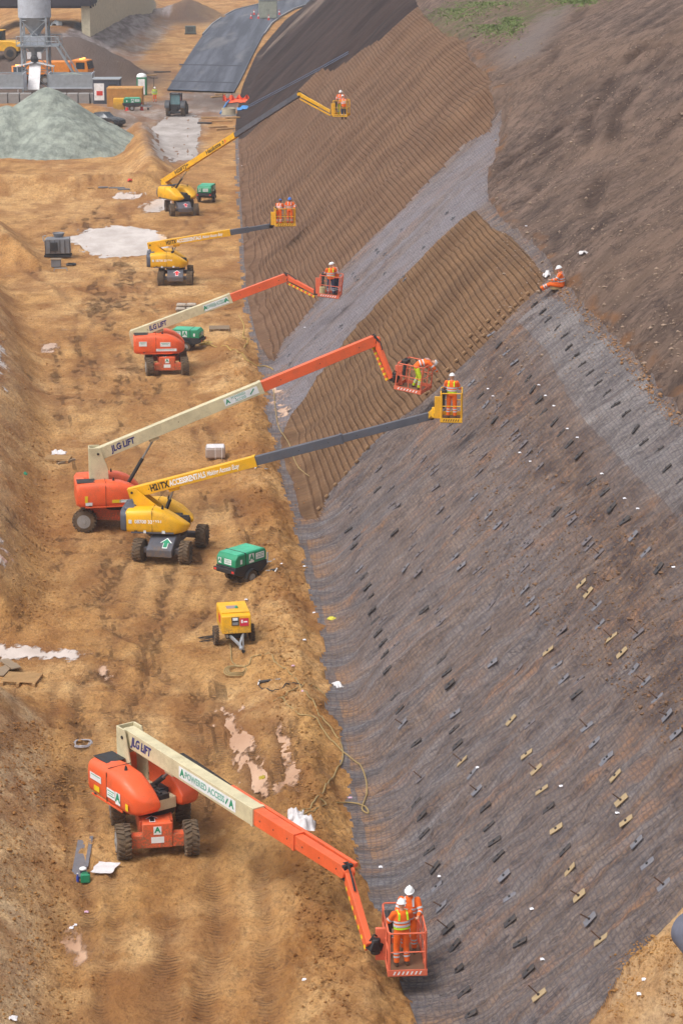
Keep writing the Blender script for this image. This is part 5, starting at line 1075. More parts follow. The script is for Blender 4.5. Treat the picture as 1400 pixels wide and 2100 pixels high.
# grey mesh offcuts, jerrycan, bucket, bottle
for lab, px, w, l in (('wide grey netting strip lying left of the nearest lift', (168, 1762), .40, 2.5), ('narrow grey netting strip beside the wide one', (183, 1748), .10, 2.1)):
    g = G(*px); o = MB().box((0, 0, .03), (w, l, .02)).build('netting_strip', paint('netting_grey', S(112, 110, 116), .8, dirt=.4, scale=8)); o.location = g; o.rotation_euler = (0, 0, R(2)); tag(o, lab, 'netting')
g = G(176, 1811); t = thing('jerrycan', 'green jerrycan standing at the foot of the left bank', 'jerrycan', g, R(5)); MB().box((0, 0, .15), (.26, .15, .26)).build('can_body', GRN, t, bev=.035, seg=3); MB().tube([(-.08, 0, .28), (-.07, 0, .32), (.06, 0, .32), (.07, 0, .28)], .014, 8).build('can_handle', GRN, t, smooth='auto'); MB().cyl((.1, 0, .27), (.1, 0, .32), .025, n=10).build('can_cap', BLK, t)
g = G(170, 1800); t = thing('tub', 'small dark tub with white lid behind the green jerrycan', 'tub', (g.x, g.y + .12, g.z)); MB().lathe((0, 0, 0), (0, 0, 1), [(0, .07), (.2, .09)], 16).build('tub_body', SLATE, t); MB().lathe((0, 0, .2), (0, 0, 1), [(0, .1), (.03, .1), (.05, .07)], 16).build('lid', T_WHT, t)
g = G(160, 1809); t = thing('bottle', 'blue bottle standing left of the green jerrycan', 'bottle', g); MB().lathe((0, 0, 0), (0, 0, 1), [(0, .04), (.16, .04), (.2, .018), (.24, .016)], 12).build('bottle_body', paint('bottle_blue', S(50, 70, 160), .3), t, smooth='auto'); MB().cyl((0, 0, .24), (0, 0, .265), .02, n=10).build('bottle_cap', T_WHT, t)
coil('clear plastic hoop lying on the soil by the nearest lift', (170, 1528), .30, .42, 2, .02, paint('clear_plastic', S(170, 165, 170), .2))
# plywood tray beside the seated worker
g = G(1142, 592); t = thing('plywood_tray', 'round-ended plywood tray lying right of the seated worker', 'tray', g, R(14)); m = MB(); m.rings([[(.30 * math.copysign(abs(math.cos(a)) ** .7, math.cos(a)) * f, .18 * math.copysign(abs(math.sin(a)) ** .8, math.sin(a)) * f, z) for a in [2 * math.pi * k / 24 for k in range(24)]] for f, z in ((1, 0), (1.02, .15), (.93, .15), (.92, .08))], caps=True); m.build('tray_wall', PLY, t); MB().box((0, 0, .05), (.46, .25, .03)).build('tray_floor', PLY, t)
# grout mixing skid by the wide puddle
g = G(120, 528); t = thing('grout_mixer', 'grey mud-splashed grout mixer skid with hopper beside the puddle', 'mixer', g, R(4)); GM = paint('mixer_grey', S(120, 122, 128), .55, dirt=.6)
MB().prism([(-.85, .35), (-.9, 1.25), (-.75, 1.38), (.85, 1.38), (.9, .35)], -.55, .55).build('tank', GM, t, bev=.03); m = MB(); m.box((0, -.45, .18), (1.9, .12, .14)); m.box((0, .45, .18), (1.9, .12, .14)); m.build('skid_frame', DARK, t)
MB().lathe((.05, .4, 1.38), (0, 0, 1), [(0, .30), (.28, .42), (.30, .40), (.05, .26)], 20).build('hopper', GM, t, smooth='auto'); MB().box((-.25, -.60, .85), (.5, .12, .6)).build('pump', DARK, t, bev=.02); MB().tube([(-.95, -.4, 1.2), (-1.0, -.4, 1.55), (-.8, -.3, 1.6)], .035, 8).build('exhaust', GALV, t)
m = MB(); [m.cyl((-.85 + k * .34, -.575, .4), (-.85 + k * .34, -.575, 1.3), .02, n=6) for k in range(6)]; m.build('tank_rib', DARK, t)
coil('dark hose coil on the sand right of the grout mixer', (146, 544), .34, .5, 4, .035, DARK)
t = thing('mixer_ramp', 'small steel stand in front of the grout mixer', 'stand', G(116, 548), R(3)); MB().box((0, 0, .3), (.66, .5, .5)).build('stand_box', GM, t, bev=.02); MB().box((0, 0, .57), (.74, .58, .04)).build('stand_top', WOODG, t)
m = MB(); m.tube([(-.45, 0, 0), (-.4, 0, .2), (.4, 0, .2), (.45, 0, 0)], .03, 8); o = m.build('tube_frame', GALV); o.location = G(125, 556); tag(o, 'bent silver tube frame lying below the steel stand', 'frame')
for lab, px, L in (('grey pipe lying in front of the long soil bund', (240, 387), 1.3), ('dark pipe beside the grey one on the sand', (254, 390), 1.0), ('yellow plank lying left of the grey pipe', (212, 386), .8), ('short blue offcut left of the yellow plank', (186, 387), .5)):
    g = G(*px); o = MB().cyl((-L / 2, 0, .07), (L / 2, .1, .07), .07 if 'pipe' in lab else .05, n=10).build('pipe' if 'pipe' in lab else 'offcut', GM if 'grey' in lab else DARK if 'dark' in lab else WOODP if 'plank' in lab else BLUE, smooth='auto'); o.location = g; tag(o, lab, 'pipe' if 'pipe' in lab else 'offcut')
# big grey roll cut by the right edge
g = G(1446, 1992); t = thing('netting_roll', 'thick grey roll of netting cut off by the right edge', 'netting roll', g, R(0)); MB().tube([(-.38, .95, .55), (-.30, .75, .62), (0, .1, .55), (.75, -2.2, .3)], [.02, .42, .50, .50], 24).build('roll', paint('roll_grey', S(96, 98, 112), .75, dirt=.2, scale=6), t, smooth='auto'); MB().tube([(-.375, .93, .55), (-.36, .90, .55)], [.08, .08], 12).build('roll_core', DARK, t)
# scraps
WS = paint('white_scrap', S(232, 230, 236), .5, dirt=.1)
for i, (px, d) in enumerate((((624, 2010), 'on the sand left of the nearest basket'), ((178, 1871), 'pinkish, at the foot of the left bank'), ((147, 1904), 'beside the shallow puddle on the left'), ((154, 1898), 'darker, beside the shallow puddle'), ((464, 1620), 'in the long puddle'), ((505, 1230), 'right below the green compressor'), ((578, 1157), 'by the netting beside the green compressor'), ((624, 1162), 'on the toe netting level with the compressor'),
   ((644, 1257), 'on the toe netting by the glove'), ((624, 1313), 'on the sand right of the yellow compressor'), ((601, 1366), 'pinkish, on the sand beside the long hose'), ((621, 1418), 'pinkish, on the long hose'), ((718, 1637), 'pinkish, where the hose loops'), ((780, 1779), 'on the netting above the nearest basket'), ((1150, 1613), 'on the netting between tan plates'), ((979, 1575), 'next to a black plate low on the slope'),
   ((901, 1798), 'on the netting right of the nearest jib'), ((1112, 1968), 'between black plates at the lower right'), ((1090, 1865), 'near grey plate at the lower right'), ((1265, 1668), 'beside a tan plate at the right'), ((1000, 798), 'above right of the lone yellow basket'), ((1010, 813), 'second one right of the lone yellow basket'), ((1104, 790), 'below the pale band'), ((1118, 812), 'second one below the pale band'), ((1135, 833), 'third one below the pale band'),
   ((1163, 880), 'fourth one below the pale band'), ((1183, 898), 'fifth one below the pale band'), ((1065, 929), 'in the brown stretch of netting'), ((1087, 947), 'lower one in the brown stretch'), ((1233, 973), 'near the lower end of the pale band'), ((1280, 1023), 'second near the lower end of the pale band'), ((1307, 1044), 'on orange soil at the right'), ((1078, 434 + 30), 'at the crest above the near terraced panel'), ((625, 672), 'on the netting strip below the red basket'), ((1380, 1164), 'at the right edge of the netting'), ((496, 340), 'at the foot of the far terraced panel'), ((489, 326), 'just left of the far panel foot'), ((1320, 2010), 'on brown soil at the lower right'), ((1310, 2040), 'lower one on brown soil at the lower right'))):
    pk = 'pinkish' in d; o = crumple('small %s scrap %s' % ('pink' if pk else 'white', d.replace('pinkish, ', '')), px, .11, .12, .018, WS if not pk else paint('pink_scrap', S(214, 170, 190), .5), 'plastic_scrap', 'litter')
for px, lab in (((1062, 575), 'white tag on the corner block below the seated worker'),):
    pass
# ---------------------------------------------------------------- soil nail plates on the netting
PM = {'K': paint('plate_black', S(56, 54, 58), .7, dirt=.5, scale=7), 'T': paint('plate_timber', S(168, 146, 112), .85, dirt=.5, scale=7), 'M': paint('plate_dull', S(104, 98, 102), .85, dirt=.8, dirtc=S(110, 92, 82), scale=6), 'G': paint('plate_grey', S(112, 112, 120), .7, dirt=.5, scale=7)}
Z7 = [(600, 20, 'T'), (650, 98, 'T'), (678, 203, 'T'), (388, 290, 'K'), (407, 388, 'K'), (712, 297, 'K'), (752, 402, 'T'), (435, 465, 'K'), (455, 540, 'K'), (798, 510, 'K'), (822, 612, 'T'), (485, 642, 'G'), (515, 752, 'G'), (870, 745, 'T'), (515, 875, 'K'), (565, 985, 'K'), (610, 1130, 'K'), (665, 1255, 'T'), (925, 865, 'G'), (982, 970, 'T'), (1055, 130, 'T'), (1085, 255, 'T'), (1110, 362, 'T'), (1165, 470, 'G'), (1220, 582, 'G'), (1305, 690, 'G'), (1003, 50, 'G'), (320, 120, 'G'), (345, 205, 'G'), (270, 55, 'T'), (35, 268, 'K'), (60, 335, 'K'), (75, 425, 'K'), (100, 515, 'K'), (128, 600, 'K'), (140, 700, 'G'), (165, 800, 'G'), (197, 910, 'K'), (230, 1000, 'K'), (245, 1125, 'K'), (278, 1240, 'K'), (308, 1355, 'K')]
Z6 = [(330, 50, 'G'), (405, 145, 'G'), (450, 195, 'G'), (230, 360, 'G'), (265, 405, 'G'), (1035, 105, 'K'), (1100, 170, 'K'), (745, 125, 'K'), (1145, 250, 'G'), (1210, 335, 'G'), (1275, 415, 'K'), (620, 585, 'G'), (640, 630, 'G'), (590, 525, 'G'), (165, 885, 'K'), (190, 950, 'K'), (205, 1010, 'K'), (75, 630, 'K'), (710, 840, 'T'), (755, 915, 'G'), (790, 985, 'G'), (855, 1060, 'K'), (1035, 770, 'T'), (1088, 848, 'T'), (1150, 935, 'G'), (1208, 1000, 'G'), (880, 495, 'T'), (915, 540, 'T'), (960, 610, 'G'), (975, 705, 'G'), (520, 1195, 'T'), (230, 1240, 'K'), (245, 1320, 'K'), (425, 900, 'G'), (1270, 1085, 'G'), (1320, 1170, 'G'), (1365, 1265, 'G'), (950, 1310, 'G'), (910, 1230, 'G'), (1015, 1385, 'G'), (235, 1160, 'G')]
Z8 = [(880, 20, 'K'), (635, 360, 'K'), (1025, 380, 'K'), (685, 495, 'K'), (770, 750, 'K'), (795, 840, 'K'), (730, 690, 'G'), (820, 930, 'K'), (835, 1040, 'K'), (862, 1130, 'K'), (885, 1230, 'K'), (930, 1310, 'K'), (945, 1410, 'K'), (965, 1540, 'K'), (1035, 1765, 'K'), (1070, 1880, 'K'), (1095, 2000, 'G'), (1270, 1040, 'K'), (1120, 680, 'G')]
Z4p = [(430, 205), (485, 250), (520, 305), (582, 358), (627, 410), (655, 485), (700, 540), (742, 597), (793, 653), (848, 718), (905, 785), (960, 860), (1030, 915), (1090, 1020), (1145, 1105), (1245, 1155), (1295, 1275), (1385, 1355)]
Z4 = [(198, 470, 'K'), (250, 520, 'G'), (300, 585, 'G'), (345, 645, 'G'), (390, 690, 'K'), (420, 760, 'K'), (460, 830, 'K'), (490, 910, 'K'), (560, 975, 'K'), (605, 1045, 'K'), (655, 1120, 'K'), (720, 1190, 'K'), (805, 1360, 'K'), (890, 1430, 'K'), (935, 1530, 'K'), (1020, 1620, 'K'), (575, 1560, 'K'), (20, 720, 'G'), (80, 800, 'K'), (115, 860, 'G'), (170, 960, 'K'), (150, 400, 'G')]
Z2m = [(540, 215), (580, 235), (548, 228), (590, 245), (430, 330), (450, 360), (440, 345), (235, 570), (250, 640), (242, 585), (370, 580), (378, 595), (275, 695), (125, 720), (660, 120), (765, 205), (875, 40), (905, 65), (580, 330), (130, 760), (668, 345), (675, 360)]
pl_list = [(840 + x / 2.5, 1540 + y / 2.5, c, 'n') for x, y, c in Z7] + [(840 + x / 2.5, 1000 + y / 2.5, c, 'n') for x, y, c in Z6] + [(560 + x / 4.118, 1000 + y / 4.118, c, 'n') for x, y, c in Z8] + [(960 + x / 3.182, 560 + y / 3.182, 'K', 'p') for x, y in Z4p] + [(960 + x / 3.182, 560 + y / 3.182, c, 'n') for x, y, c in Z4] + [(540 + x / 2.333, 420 + y / 2.333, 'G', 'm') for x, y in Z2m]
cn = {'K': 'black', 'T': 'pale timber', 'G': 'grey', 'M': 'dull mud-coloured'}; rec = []
for px, py, c, z in pl_list:
    p, nn = GN(px, py); rec.append((px, py, c, z, p, nn, p.x - float(Xt(p.y))))
rp = random.Random(11)
for a_ in range(62):
    for b_ in range(9):
        y_ = 57 + a_ * 1.25 + rp.uniform(-.3, .3); v_ = 1.9 + b_ * 1.35 + rp.uniform(-.2, .2); x_ = float(Xt(y_)) + v_; z_ = dz(x_, y_); q_ = proj(x_, y_, z_)
        if not (640 < q_[0] < 1400 and 640 < q_[1] < 2090) or v_ > float(VC(y_)) - 2.6 or q_[1] < 1085 - (q_[0] - 640) * .98 or inpoly(WSOIL, np.array([x_]), np.array([y_]))[0]: continue
        if any((r_[4].x - x_) ** 2 + (r_[4].y - y_) ** 2 < .8 for r_ in rec if r_[3] != 'p') or rp.random() < .12: continue
        p_, n_ = GN(*q_); rec.append((q_[0], q_[1], rp.choice('KMMMT' if q_[1] > 1450 else 'M'), 'n', p_, n_, v_))
bands = {}
for r_ in rec:
    if r_[3] == 'n': bands.setdefault(min(7, int(r_[6] / 1.5)), []).append(r_)
labs = {}
on_ = lambda k: ['first', 'second', 'third', 'fourth', 'fifth', 'sixth', 'seventh', 'eighth', 'ninth', 'tenth', '11th', '12th', '13th', '14th', '15th', '16th', '17th', '18th', '19th', '20th', '21st', '22nd', '23rd', '24th', '25th', '26th', '27th', '28th', '29th', '30th'][k] if k < 30 else '%dth' % (k + 1)
for b_, L in bands.items():
    for c in 'KTGM':
        for k, r_ in enumerate(sorted([q for q in L if q[2] == c], key=lambda q: -q[1])):
            labs[id(r_)] = '%s nail plate %s, %s from the bottom' % (cn[c], ['beside the toe', 'in the second line up', 'in the third line up', 'in the fourth line up', 'in the fifth line up', 'in the sixth line up', 'in the seventh line up', 'high on the near slope'][b_], on_(k))
for z, ph_ in (('p', 'black nail plate in the pale band, %s below the seated worker'), ('m', 'small grey nail plate between the brown panels, %s from the top')):
    for k, r_ in enumerate(sorted([q for q in rec if q[3] == z], key=lambda q: q[1])): labs[id(r_)] = ph_ % on_(k)
plate_me = {}
for r_ in rec:
    px, py, c, z, p, nn, v = r_; sl = V3(.70, 0, .70); nav = V3(-.707, 0, .707).lerp(nn, .35).normalized(); sl = (sl - nav * sl.dot(nav)).normalized(); yv = nav.cross(sl)
    roll = random.uniform(-.22, .22); M = Matrix.Translation(p + nav * .025) @ Matrix((sl, yv, nav)).transposed().to_4x4() @ Matrix.Rotation(roll, 4, 'Z') @ Matrix.Rotation(random.uniform(-.12, .08), 4, 'Y')
    sc_ = (.40, .20) if z == 'n' else (.38, .12) if z == 'p' else (.26, .16)
    t = bpy.data.objects.new('nail_plate', None); scene.collection.objects.link(t); t.empty_display_size = .2; t.matrix_world = M; tag(t, labs[id(r_)], 'nail plate', 'soil nail plates on the netted slope')
    key = (c, z)
    if key not in plate_me:
        a = MB().box((0, 0, 0), (sc_[0], sc_[1], .035)).build('plate', PM[c], t, bev=.01); b = MB().cyl((0, 0, .01), (0, 0, .045), .035, n=6).build('nail_nut', DARK, t); plate_me[key] = (a, b)
    else:
        for q in plate_me[key]: o = q.copy(); scene.collection.objects.link(o); o.parent = t
    if z == 'n' and (py > 1480 or px > 1200) and (c != 'K' or px < 920) and random.random() < .5:
        Ln = random.uniform(.25, .38); MB().cyl((0, 0, .02), (-.02, random.uniform(-.04, .04), Ln), .016, n=6).build('nail_rod', paint('rusty_rod', S(96, 66, 50), .8), t)
# blocks of coir along the lower right edge of the near terraced panel
CB = paint('coir_block', S(146, 114, 82), .95, dirt=.4, scale=8)
edge_pts = [(656, 1045), (672, 1020), (690, 996), (712, 972), (734, 948), (756, 920), (790, 884), (876, 808), (900, 782), (920, 760), (938, 742), (954, 726), (966, 712), (980, 700), (994, 690), (1008, 676), (1020, 664), (1034, 652), (1048, 640), (1058, 628), (1070, 616), (1084, 604), (986, 676), (1002, 660), (1024, 640), (966, 690)]
first = None
for k, px in enumerate(edge_pts):
    p, nn = GN(*px); nav = V3(-.707, 0, .707); yv = V3(0, 1, 0); sl = V3(.707, 0, .707); M = Matrix.Translation(p + nav * .08) @ Matrix((sl, yv, nav)).transposed().to_4x4() @ Matrix.Rotation(random.uniform(-.3, .3), 4, 'Z')
    if first is None: first = MB().box((0, 0, 0), (.17, .17, .12)).build('coir_block', CB, bev=.03); o = first
    else: o = first.copy(); scene.collection.objects.link(o)
    o.matrix_world = M; tag(o, 'tan coir block edging the near brown panel, %s from the %s' % ((on_(k), 'bottom') if k < 22 else (on_(k - 22), 'top of the inner row')), 'coir block', 'coir blocks along the panel edge')
# ================================================================ FAR YARD
# aggregate stockpile
g = g0(100, 303); AG, n_, b_ = new_mat('grey_green_aggregate'); v_ = N(n_, 'TexCoord').outputs['Object']
c_ = mixc(n_, rng(n_, noise(n_, mapping(n_, v_, (1, 1, .5)), .9, 7, .65), .38, .62), S(118, 124, 116), S(162, 168, 156)); c_ = mixc(n_, rng(n_, noise(n_, v_, 2.2, 6, .7), .58, .70, 0, .5), c_, S(120, 122, 110)); n_.links.new(c_, b_.inputs['Base Color']); b_.inputs['Roughness'].default_value = .95
n_.links.new(bump(n_, noise(n_, v_, 8, 5, .7), .5, .08, bump(n_, noise(n_, mapping(n_, v_, (1, 1, .4)), 1.1, 7, .65), .8, .5)), b_.inputs['Normal'])
nx, ny = 150, 110; xs_ = np.linspace(-13, 11, nx); ys_ = np.linspace(-14, 11, ny); gx, gy = np.meshgrid(xs_, ys_)
def cone(cx, cy, r, h, k=1.0):
    d = np.hypot(gx - cx, (gy - cy) * k); rr = r * (1 + .10 * fbm(np.arctan2(gy - cy, gx - cx) * 1.6 + 9, d / 9, 2)); return h * (1 - (np.sqrt((d / rr) ** 2 + .008) - .06))
zz = np.maximum.reduce([cone(0, .5, 8.0, 5.9), cone(-3.6, -1.6, 6.6, 4.3), cone(1.6, -2.6, 6.6, 3.9), cone(4.6, 0, 5.4, 2.9), cone(-6, 1, 6, 3.0)]) + .22 * fbm(gx / 1.6, gy / 1.6, 4)
zz = np.where(zz > -1.2, zz, -1.2); base = h0(gx + g[0], gy + g[1]); zz = base * 0 + zz
mb = MB(); mb.v = [Vector((a + g[0], b + g[1], c)) for a, b, c in zip(gx.ravel(), gy.ravel(), zz.ravel())]
mb.f = [(i * nx + j, i * nx + j + 1, (i + 1) * nx + j + 1, (i + 1) * nx + j) for i in range(ny - 1) for j in range(nx - 1) if max(zz[i, j], zz[i, j + 1], zz[i + 1, j], zz[i + 1, j + 1]) > -1.1]
tag(mb.build('aggregate_stockpile', AG, smooth=True), 'tall pale green-grey heap of crushed aggregate behind the soil bund', 'stockpile')
# road
ASP, n_, b_ = new_mat('new_asphalt'); v_ = N(n_, 'TexCoord').outputs['Object']
c_ = mixc(n_, rng(n_, noise(n_, mapping(n_, v_, (1, .03, 1)), .8, 5, .6), .42, .62), S(64, 67, 78), S(94, 97, 108)); c_ = mixc(n_, rng(n_, noise(n_, mapping(n_, v_, (.5, .06, 1)), .6, 6, .6, .5), .55, .68, 0, .5), c_, S(134, 130, 130)); n_.links.new(c_, b_.inputs['Base Color']); b_.inputs['Roughness'].default_value = .75
Lp = [(343, 187), (357, 165), (370, 145), (385, 120), (400, 97), (417, 73), (436, 52), (458, 36), (484, 22), (540, 8), (600, 0), (680, -10)]; Rp = [(480, 192), (491, 172), (502, 150), (514, 124), (527, 98), (541, 72), (556, 50), (577, 34), (600, 21), (650, 4), (700, -8), (800, -22)]
def ribbon(A_, B_, z, name, mat, label=None, th=.12):
    m = MB(); P = [V3(*g0(*a), z) for a in A_]; Q = [V3(*g0(*b), z) for b in B_]; vs = []; k = 8
    for a, b in zip(P, Q):
        vs += [a - V3(0, 0, th)] + [a.lerp(b, i / k) for i in range(k + 1)] + [b - V3(0, 0, th)]
    w = k + 3; m.add(vs, [(i * w + j, i * w + j + 1, (i + 1) * w + j + 1, (i + 1) * w + j) for i in range(len(P) - 1) for j in range(w - 1)]); o = m.build(name, mat); o['kind'] = 'structure'; return o
ribbon(Lp, Rp, .20, 'road', ASP, th=.35)
def lerp2(A_, B_, f): return [(a[0] + (b[0] - a[0]) * f, a[1] + (b[1] - a[1]) * f) for a, b in zip(A_, B_)]
KB = paint('kerb_concrete', S(150, 150, 154), .8, dirt=.2); ribbon(lerp2(Lp, Rp, -.02)[5:], lerp2(Lp, Rp, .0)[5:], .32, 'road_kerb', KB, th=.4); ribbon(lerp2(Lp, Rp, 1.0)[5:], lerp2(Lp, Rp, 1.02)[5:], .32, 'road_kerb', KB, th=.4)
SEAM = paint('dark_seam', S(56, 58, 68), .8, dirt=0)
for (a, b) in (((368, 134), (497, 137)), ((352, 168), (484, 172))): ribbon([a, (a[0] - 1, a[1] + 2.4)], [b, (b[0] - 1, b[1] + 2.4)], .206, 'road_joint', SEAM, th=.002)
# kiosk and cones on the road
g = V3(*g0(550, 38, .20), .20); t = thing('steel_cabin', 'beige steel cabin with double doors standing on the new road', 'cabin', g, R(4)); KC = paint('cabin_beige', S(150, 152, 138), .6, dirt=.2)
MB().box((0, 1.4, 1.55), (3.1, 2.8, 3.1)).build('cabin_shell', KC, t, bev=.04); MB().box((0, 1.4, 3.14), (3.3, 3.0, .12)).build('cabin_roof', GALV, t)
for sx in (-1, 1): dq = MB().box((sx * .72, -.02, 1.5), (1.36, .05, 2.7)).build('cabin_door', paint('cabin_door', S(164, 166, 150), .6, dirt=.2), t); MB().box((sx * .15, -.06, 1.4), (.05, .05, .35)).build('door_handle', DARK, dq)
cone_t = None
def tcone(label, loc):
    global cone_t
    if cone_t is None:
        t = thing('traffic_cone', label, 'traffic cone', loc, 0, 'traffic cones on the site'); MB().lathe((0, 0, .04), (0, 0, 1), [(0, .17), (.3, .11)], 14).build('cone_bottom', REDM, t); MB().lathe((0, 0, .34), (0, 0, 1), [(0, .11), (.22, .075)], 14).build('cone_band', T_WHT, t); MB().lathe((0, 0, .56), (0, 0, 1), [(0, .075), (.24, .03)], 14).build('cone_tip', REDM, t); MB().box((0, 0, .02), (.42, .42, .04)).build('cone_base', REDM, t); t.scale = (1.15,) * 3; cone_t = t
    else: t = copy_tree(cone_t, None, label); t.location = loc
    return t
for px, l in (((515, 38), 'traffic cone farthest left of the beige cabin'), ((521, 30), 'traffic cone behind the left ones by the beige cabin'), ((530, 38), 'traffic cone in front of the left wall of the beige cabin'), ((551, 41), 'traffic cone right in front of the beige cabin doors'), ((573, 30), 'traffic cone right of the beige cabin')): tcone(l, V3(*g0(*px, .20), .20))
for px, l in (((261, 227), 'traffic cone at the left end of the green generator'), ((291, 226), 'traffic cone at the right end of the green generator')): tcone(l, G(*px))
# yard blocks
def bxpx(x0, x1, yb, h, dep, s_row=None):      # footprint centre, width, for an upright box whose front foot spans x0..x1 at row yb
    a = G((x0 + x1) / 2, yb); s = .036 * (yb + 288); return a, (x1 - x0) / s
def boxy(name, label, cat, x0, x1, yb, h, dep, mat, top=None, rz=0):
    a, w = bxpx(x0, x1, yb, h, dep); t = thing(name, label, cat, a, rz); MB().box((0, dep / 2, h / 2 - .1), (w, dep, h + .2)).build('shell', mat, t, bev=.03); return t, w
t, w = boxy('site_cabin', 'dark slate site cabin with a white panel left of the tan container', 'cabin', 192, 246, 213, 2.7, 2.6, SLATE); MB().box((0, 1.3, 2.74), (w + .15, 2.8, .1)).build('cabin_roof', GALV, t); q = MB().box((-w * .27, -.03, 1.35), (w * .38, .06, 1.9)).build('white_panel', T_WHT, t); MB().box((-w * .25, -.07, 1.2), (.7, .03, .5)).build('notice_board', REDM, q); MB().box((w * .25, -.03, 1.2), (.9, .05, 2.0)).build('cabin_door', DARK, t)
t, w = boxy('shipping_container', 'tan storage container behind the green generator trailer', 'container', 220, 292, 219, 2.1, 2.4, TANC); MB().box((0, 1.2, 2.03), (w + .04, 2.46, .08)).build('top_rim', paint('container_rim', S(210, 170, 110), .6), t)
m = MB(); [m.box((-w / 2 + w * (k + .5) / 18, -.012, 1.0), (w / 40, .03, 1.75)) for k in range(18)]; m.build('corrugation', TANC, t)
t, w = boxy('yellow_tank', 'yellow fuel tank left of the green generator trailer', 'tank', 233, 255, 225, 1.2, 1.1, HY)
g = G(283, 205); t = thing('portable_toilet', 'green portable toilet with white domed roof behind the tan container', 'toilet', (g.x, g.y + 6, g.z)); GT = paint('toilet_green', S(30, 130, 90), .5); MB().box((0, 0, 1.05), (1.15, 1.15, 2.1)).build('toilet_shell', GT, t, bev=.04); MB().ball((0, 0, 2.1), .62, 20, 6, (1, 1, .75), z0=0).build('toilet_roof', T_WHT, t, smooth='auto'); MB().box((0, -.59, 1.0), (.8, .03, 1.8)).build('toilet_door', T_WHT, t)
# batching plant: silo on a braced tower
S_ = 17.2; b0 = G(77, 188); D0 = b0.y
t = thing('silo_tower', 'pale grey silo on braced steel tower with platform and stair', 'silo', (b0.x, D0, 0)); Wl = 1.5
def hz(py): return pt(77, py, F / ((Vector((b0.x, D0, 5)) - EYE).length * math.cos(0.02)) if False else F / (D0 * cT + (CH - 5) * sT)).z
zc0, zc1, zp_, zt = hz(74), hz(34), hz(92), hz(-70)
MB().lathe((0, 0, zc1), (0, 0, 1), [(0, 1.95), (zt - zc1, 1.95)], 32).build('silo_drum', SILO, t, smooth='auto')
MB().lathe((0, 0, zc0), (0, 0, 1), [(0, .35), (zc1 - zc0 - .02, 1.9)], 28).build('silo_cone', GALV, t, smooth='auto')
for sx in (-1, 1):
    for sy in (-1, 1): MB().box((sx * Wl, sy * Wl, zc1 / 2), (.2, .2, zc1)).build('tower_leg', GALV, t)
for z0_, z1_ in ((.2, zp_ * .45), (zp_ * .5, zp_ - .2), (zp_ + .2, zc1 - .3)):
    for fx, fy in (((-1, -1), (1, -1)), ((-1, 1), (1, 1)), ((-1, -1), (-1, 1)), ((1, -1), (1, 1))):
        m = MB(); m.cyl((fx[0] * Wl, fx[1] * Wl, z0_), (fy[0] * Wl, fy[1] * Wl, z1_), .05, n=6); m.cyl((fy[0] * Wl, fy[1] * Wl, z0_), (fx[0] * Wl, fx[1] * Wl, z1_), .05, n=6); m.cyl((fx[0] * Wl, fx[1] * Wl, z1_), (fy[0] * Wl, fy[1] * Wl, z1_), .06, n=6); m.build('cross_brace', GALV, t)
MB().box((.45, 0, zp_), (5.0, 3.6, .16)).build('platform', GALV, t); m = MB()
for y in (-1.8, 1.8):
    for z in (.55, 1.1): m.cyl((-2.05, y, zp_ + z), (2.95, y, zp_ + z), .045, n=6)
    for k in range(7): m.cyl((-2.05 + 5 * k / 6, y, zp_), (-2.05 + 5 * k / 6, y, zp_ + 1.1), .04, n=6)
m.build('platform_rail', GALV, t)
MB().box((0, 0, zp_ + .55), (2.6, 2.4, .95)).build('weigh_hopper', SILO, t); MB().lathe((0, 0, zp_ - 1.6), (0, 0, 1), [(0, .3), (1.5, 1.2)], 4).build('lower_hopper', GALV, t)
m = MB(); e0, e1 = V3(2.7, -1.6, zp_), V3(5.4, -1.6, 1.0)
for y in (-.35, .35): m.bar(e0 + V3(0, y, 0), e1 + V3(0, y, 0), .08, .2); m.cyl(e0 + V3(0, y, 1.0), e1 + V3(0, y, 1.0), .045, n=6)
for k in range(14): c = e0.lerp(e1, k / 14); m.box((c.x, c.y, c.z), (.24, .7, .04))
for k in range(6): c = e0.lerp(e1, k / 5); m.cyl((c.x, c.y - .35, c.z), (c.x, c.y - .35, c.z + 1.0), .035, n=6)
m.build('stair', GALV, t)
cw = paint('conveyor_white', S(226, 222, 222), .5, dirt=.15); m = MB(); m.bar((.05, -1.2, zp_ - 2.0), (.15, -4.5, .6), 1.35, .25); m.build('chute', cw, t); m = MB(); m.bar((-.1, -1.4, zp_ - 1.9), (-2.2, -1.4, zp_ - 2.4), 1.2, .12); m.bar((.3, -1.4, zp_ - 1.9), (2.3, -1.4, zp_ - 2.4), 1.2, .12); m.build('canopy_sheet', cw, t)
m = MB(); [m.cyl((x, -1.4, zp_ - 2.4), (x, -1.4, .1), .06, n=6) for x in (-2.1, 2.2)]; m.build('canopy_post', cw, t); MB().ball((0, -1.5, zp_ - 1.5), .5, 12, 8).build('mixer_head', DARK, t)
for sx in (-1, 1): MB().box((sx * .6, -1.6, zp_ - 1.1), (.5, .1, .8)).build('baffle', cw, t)
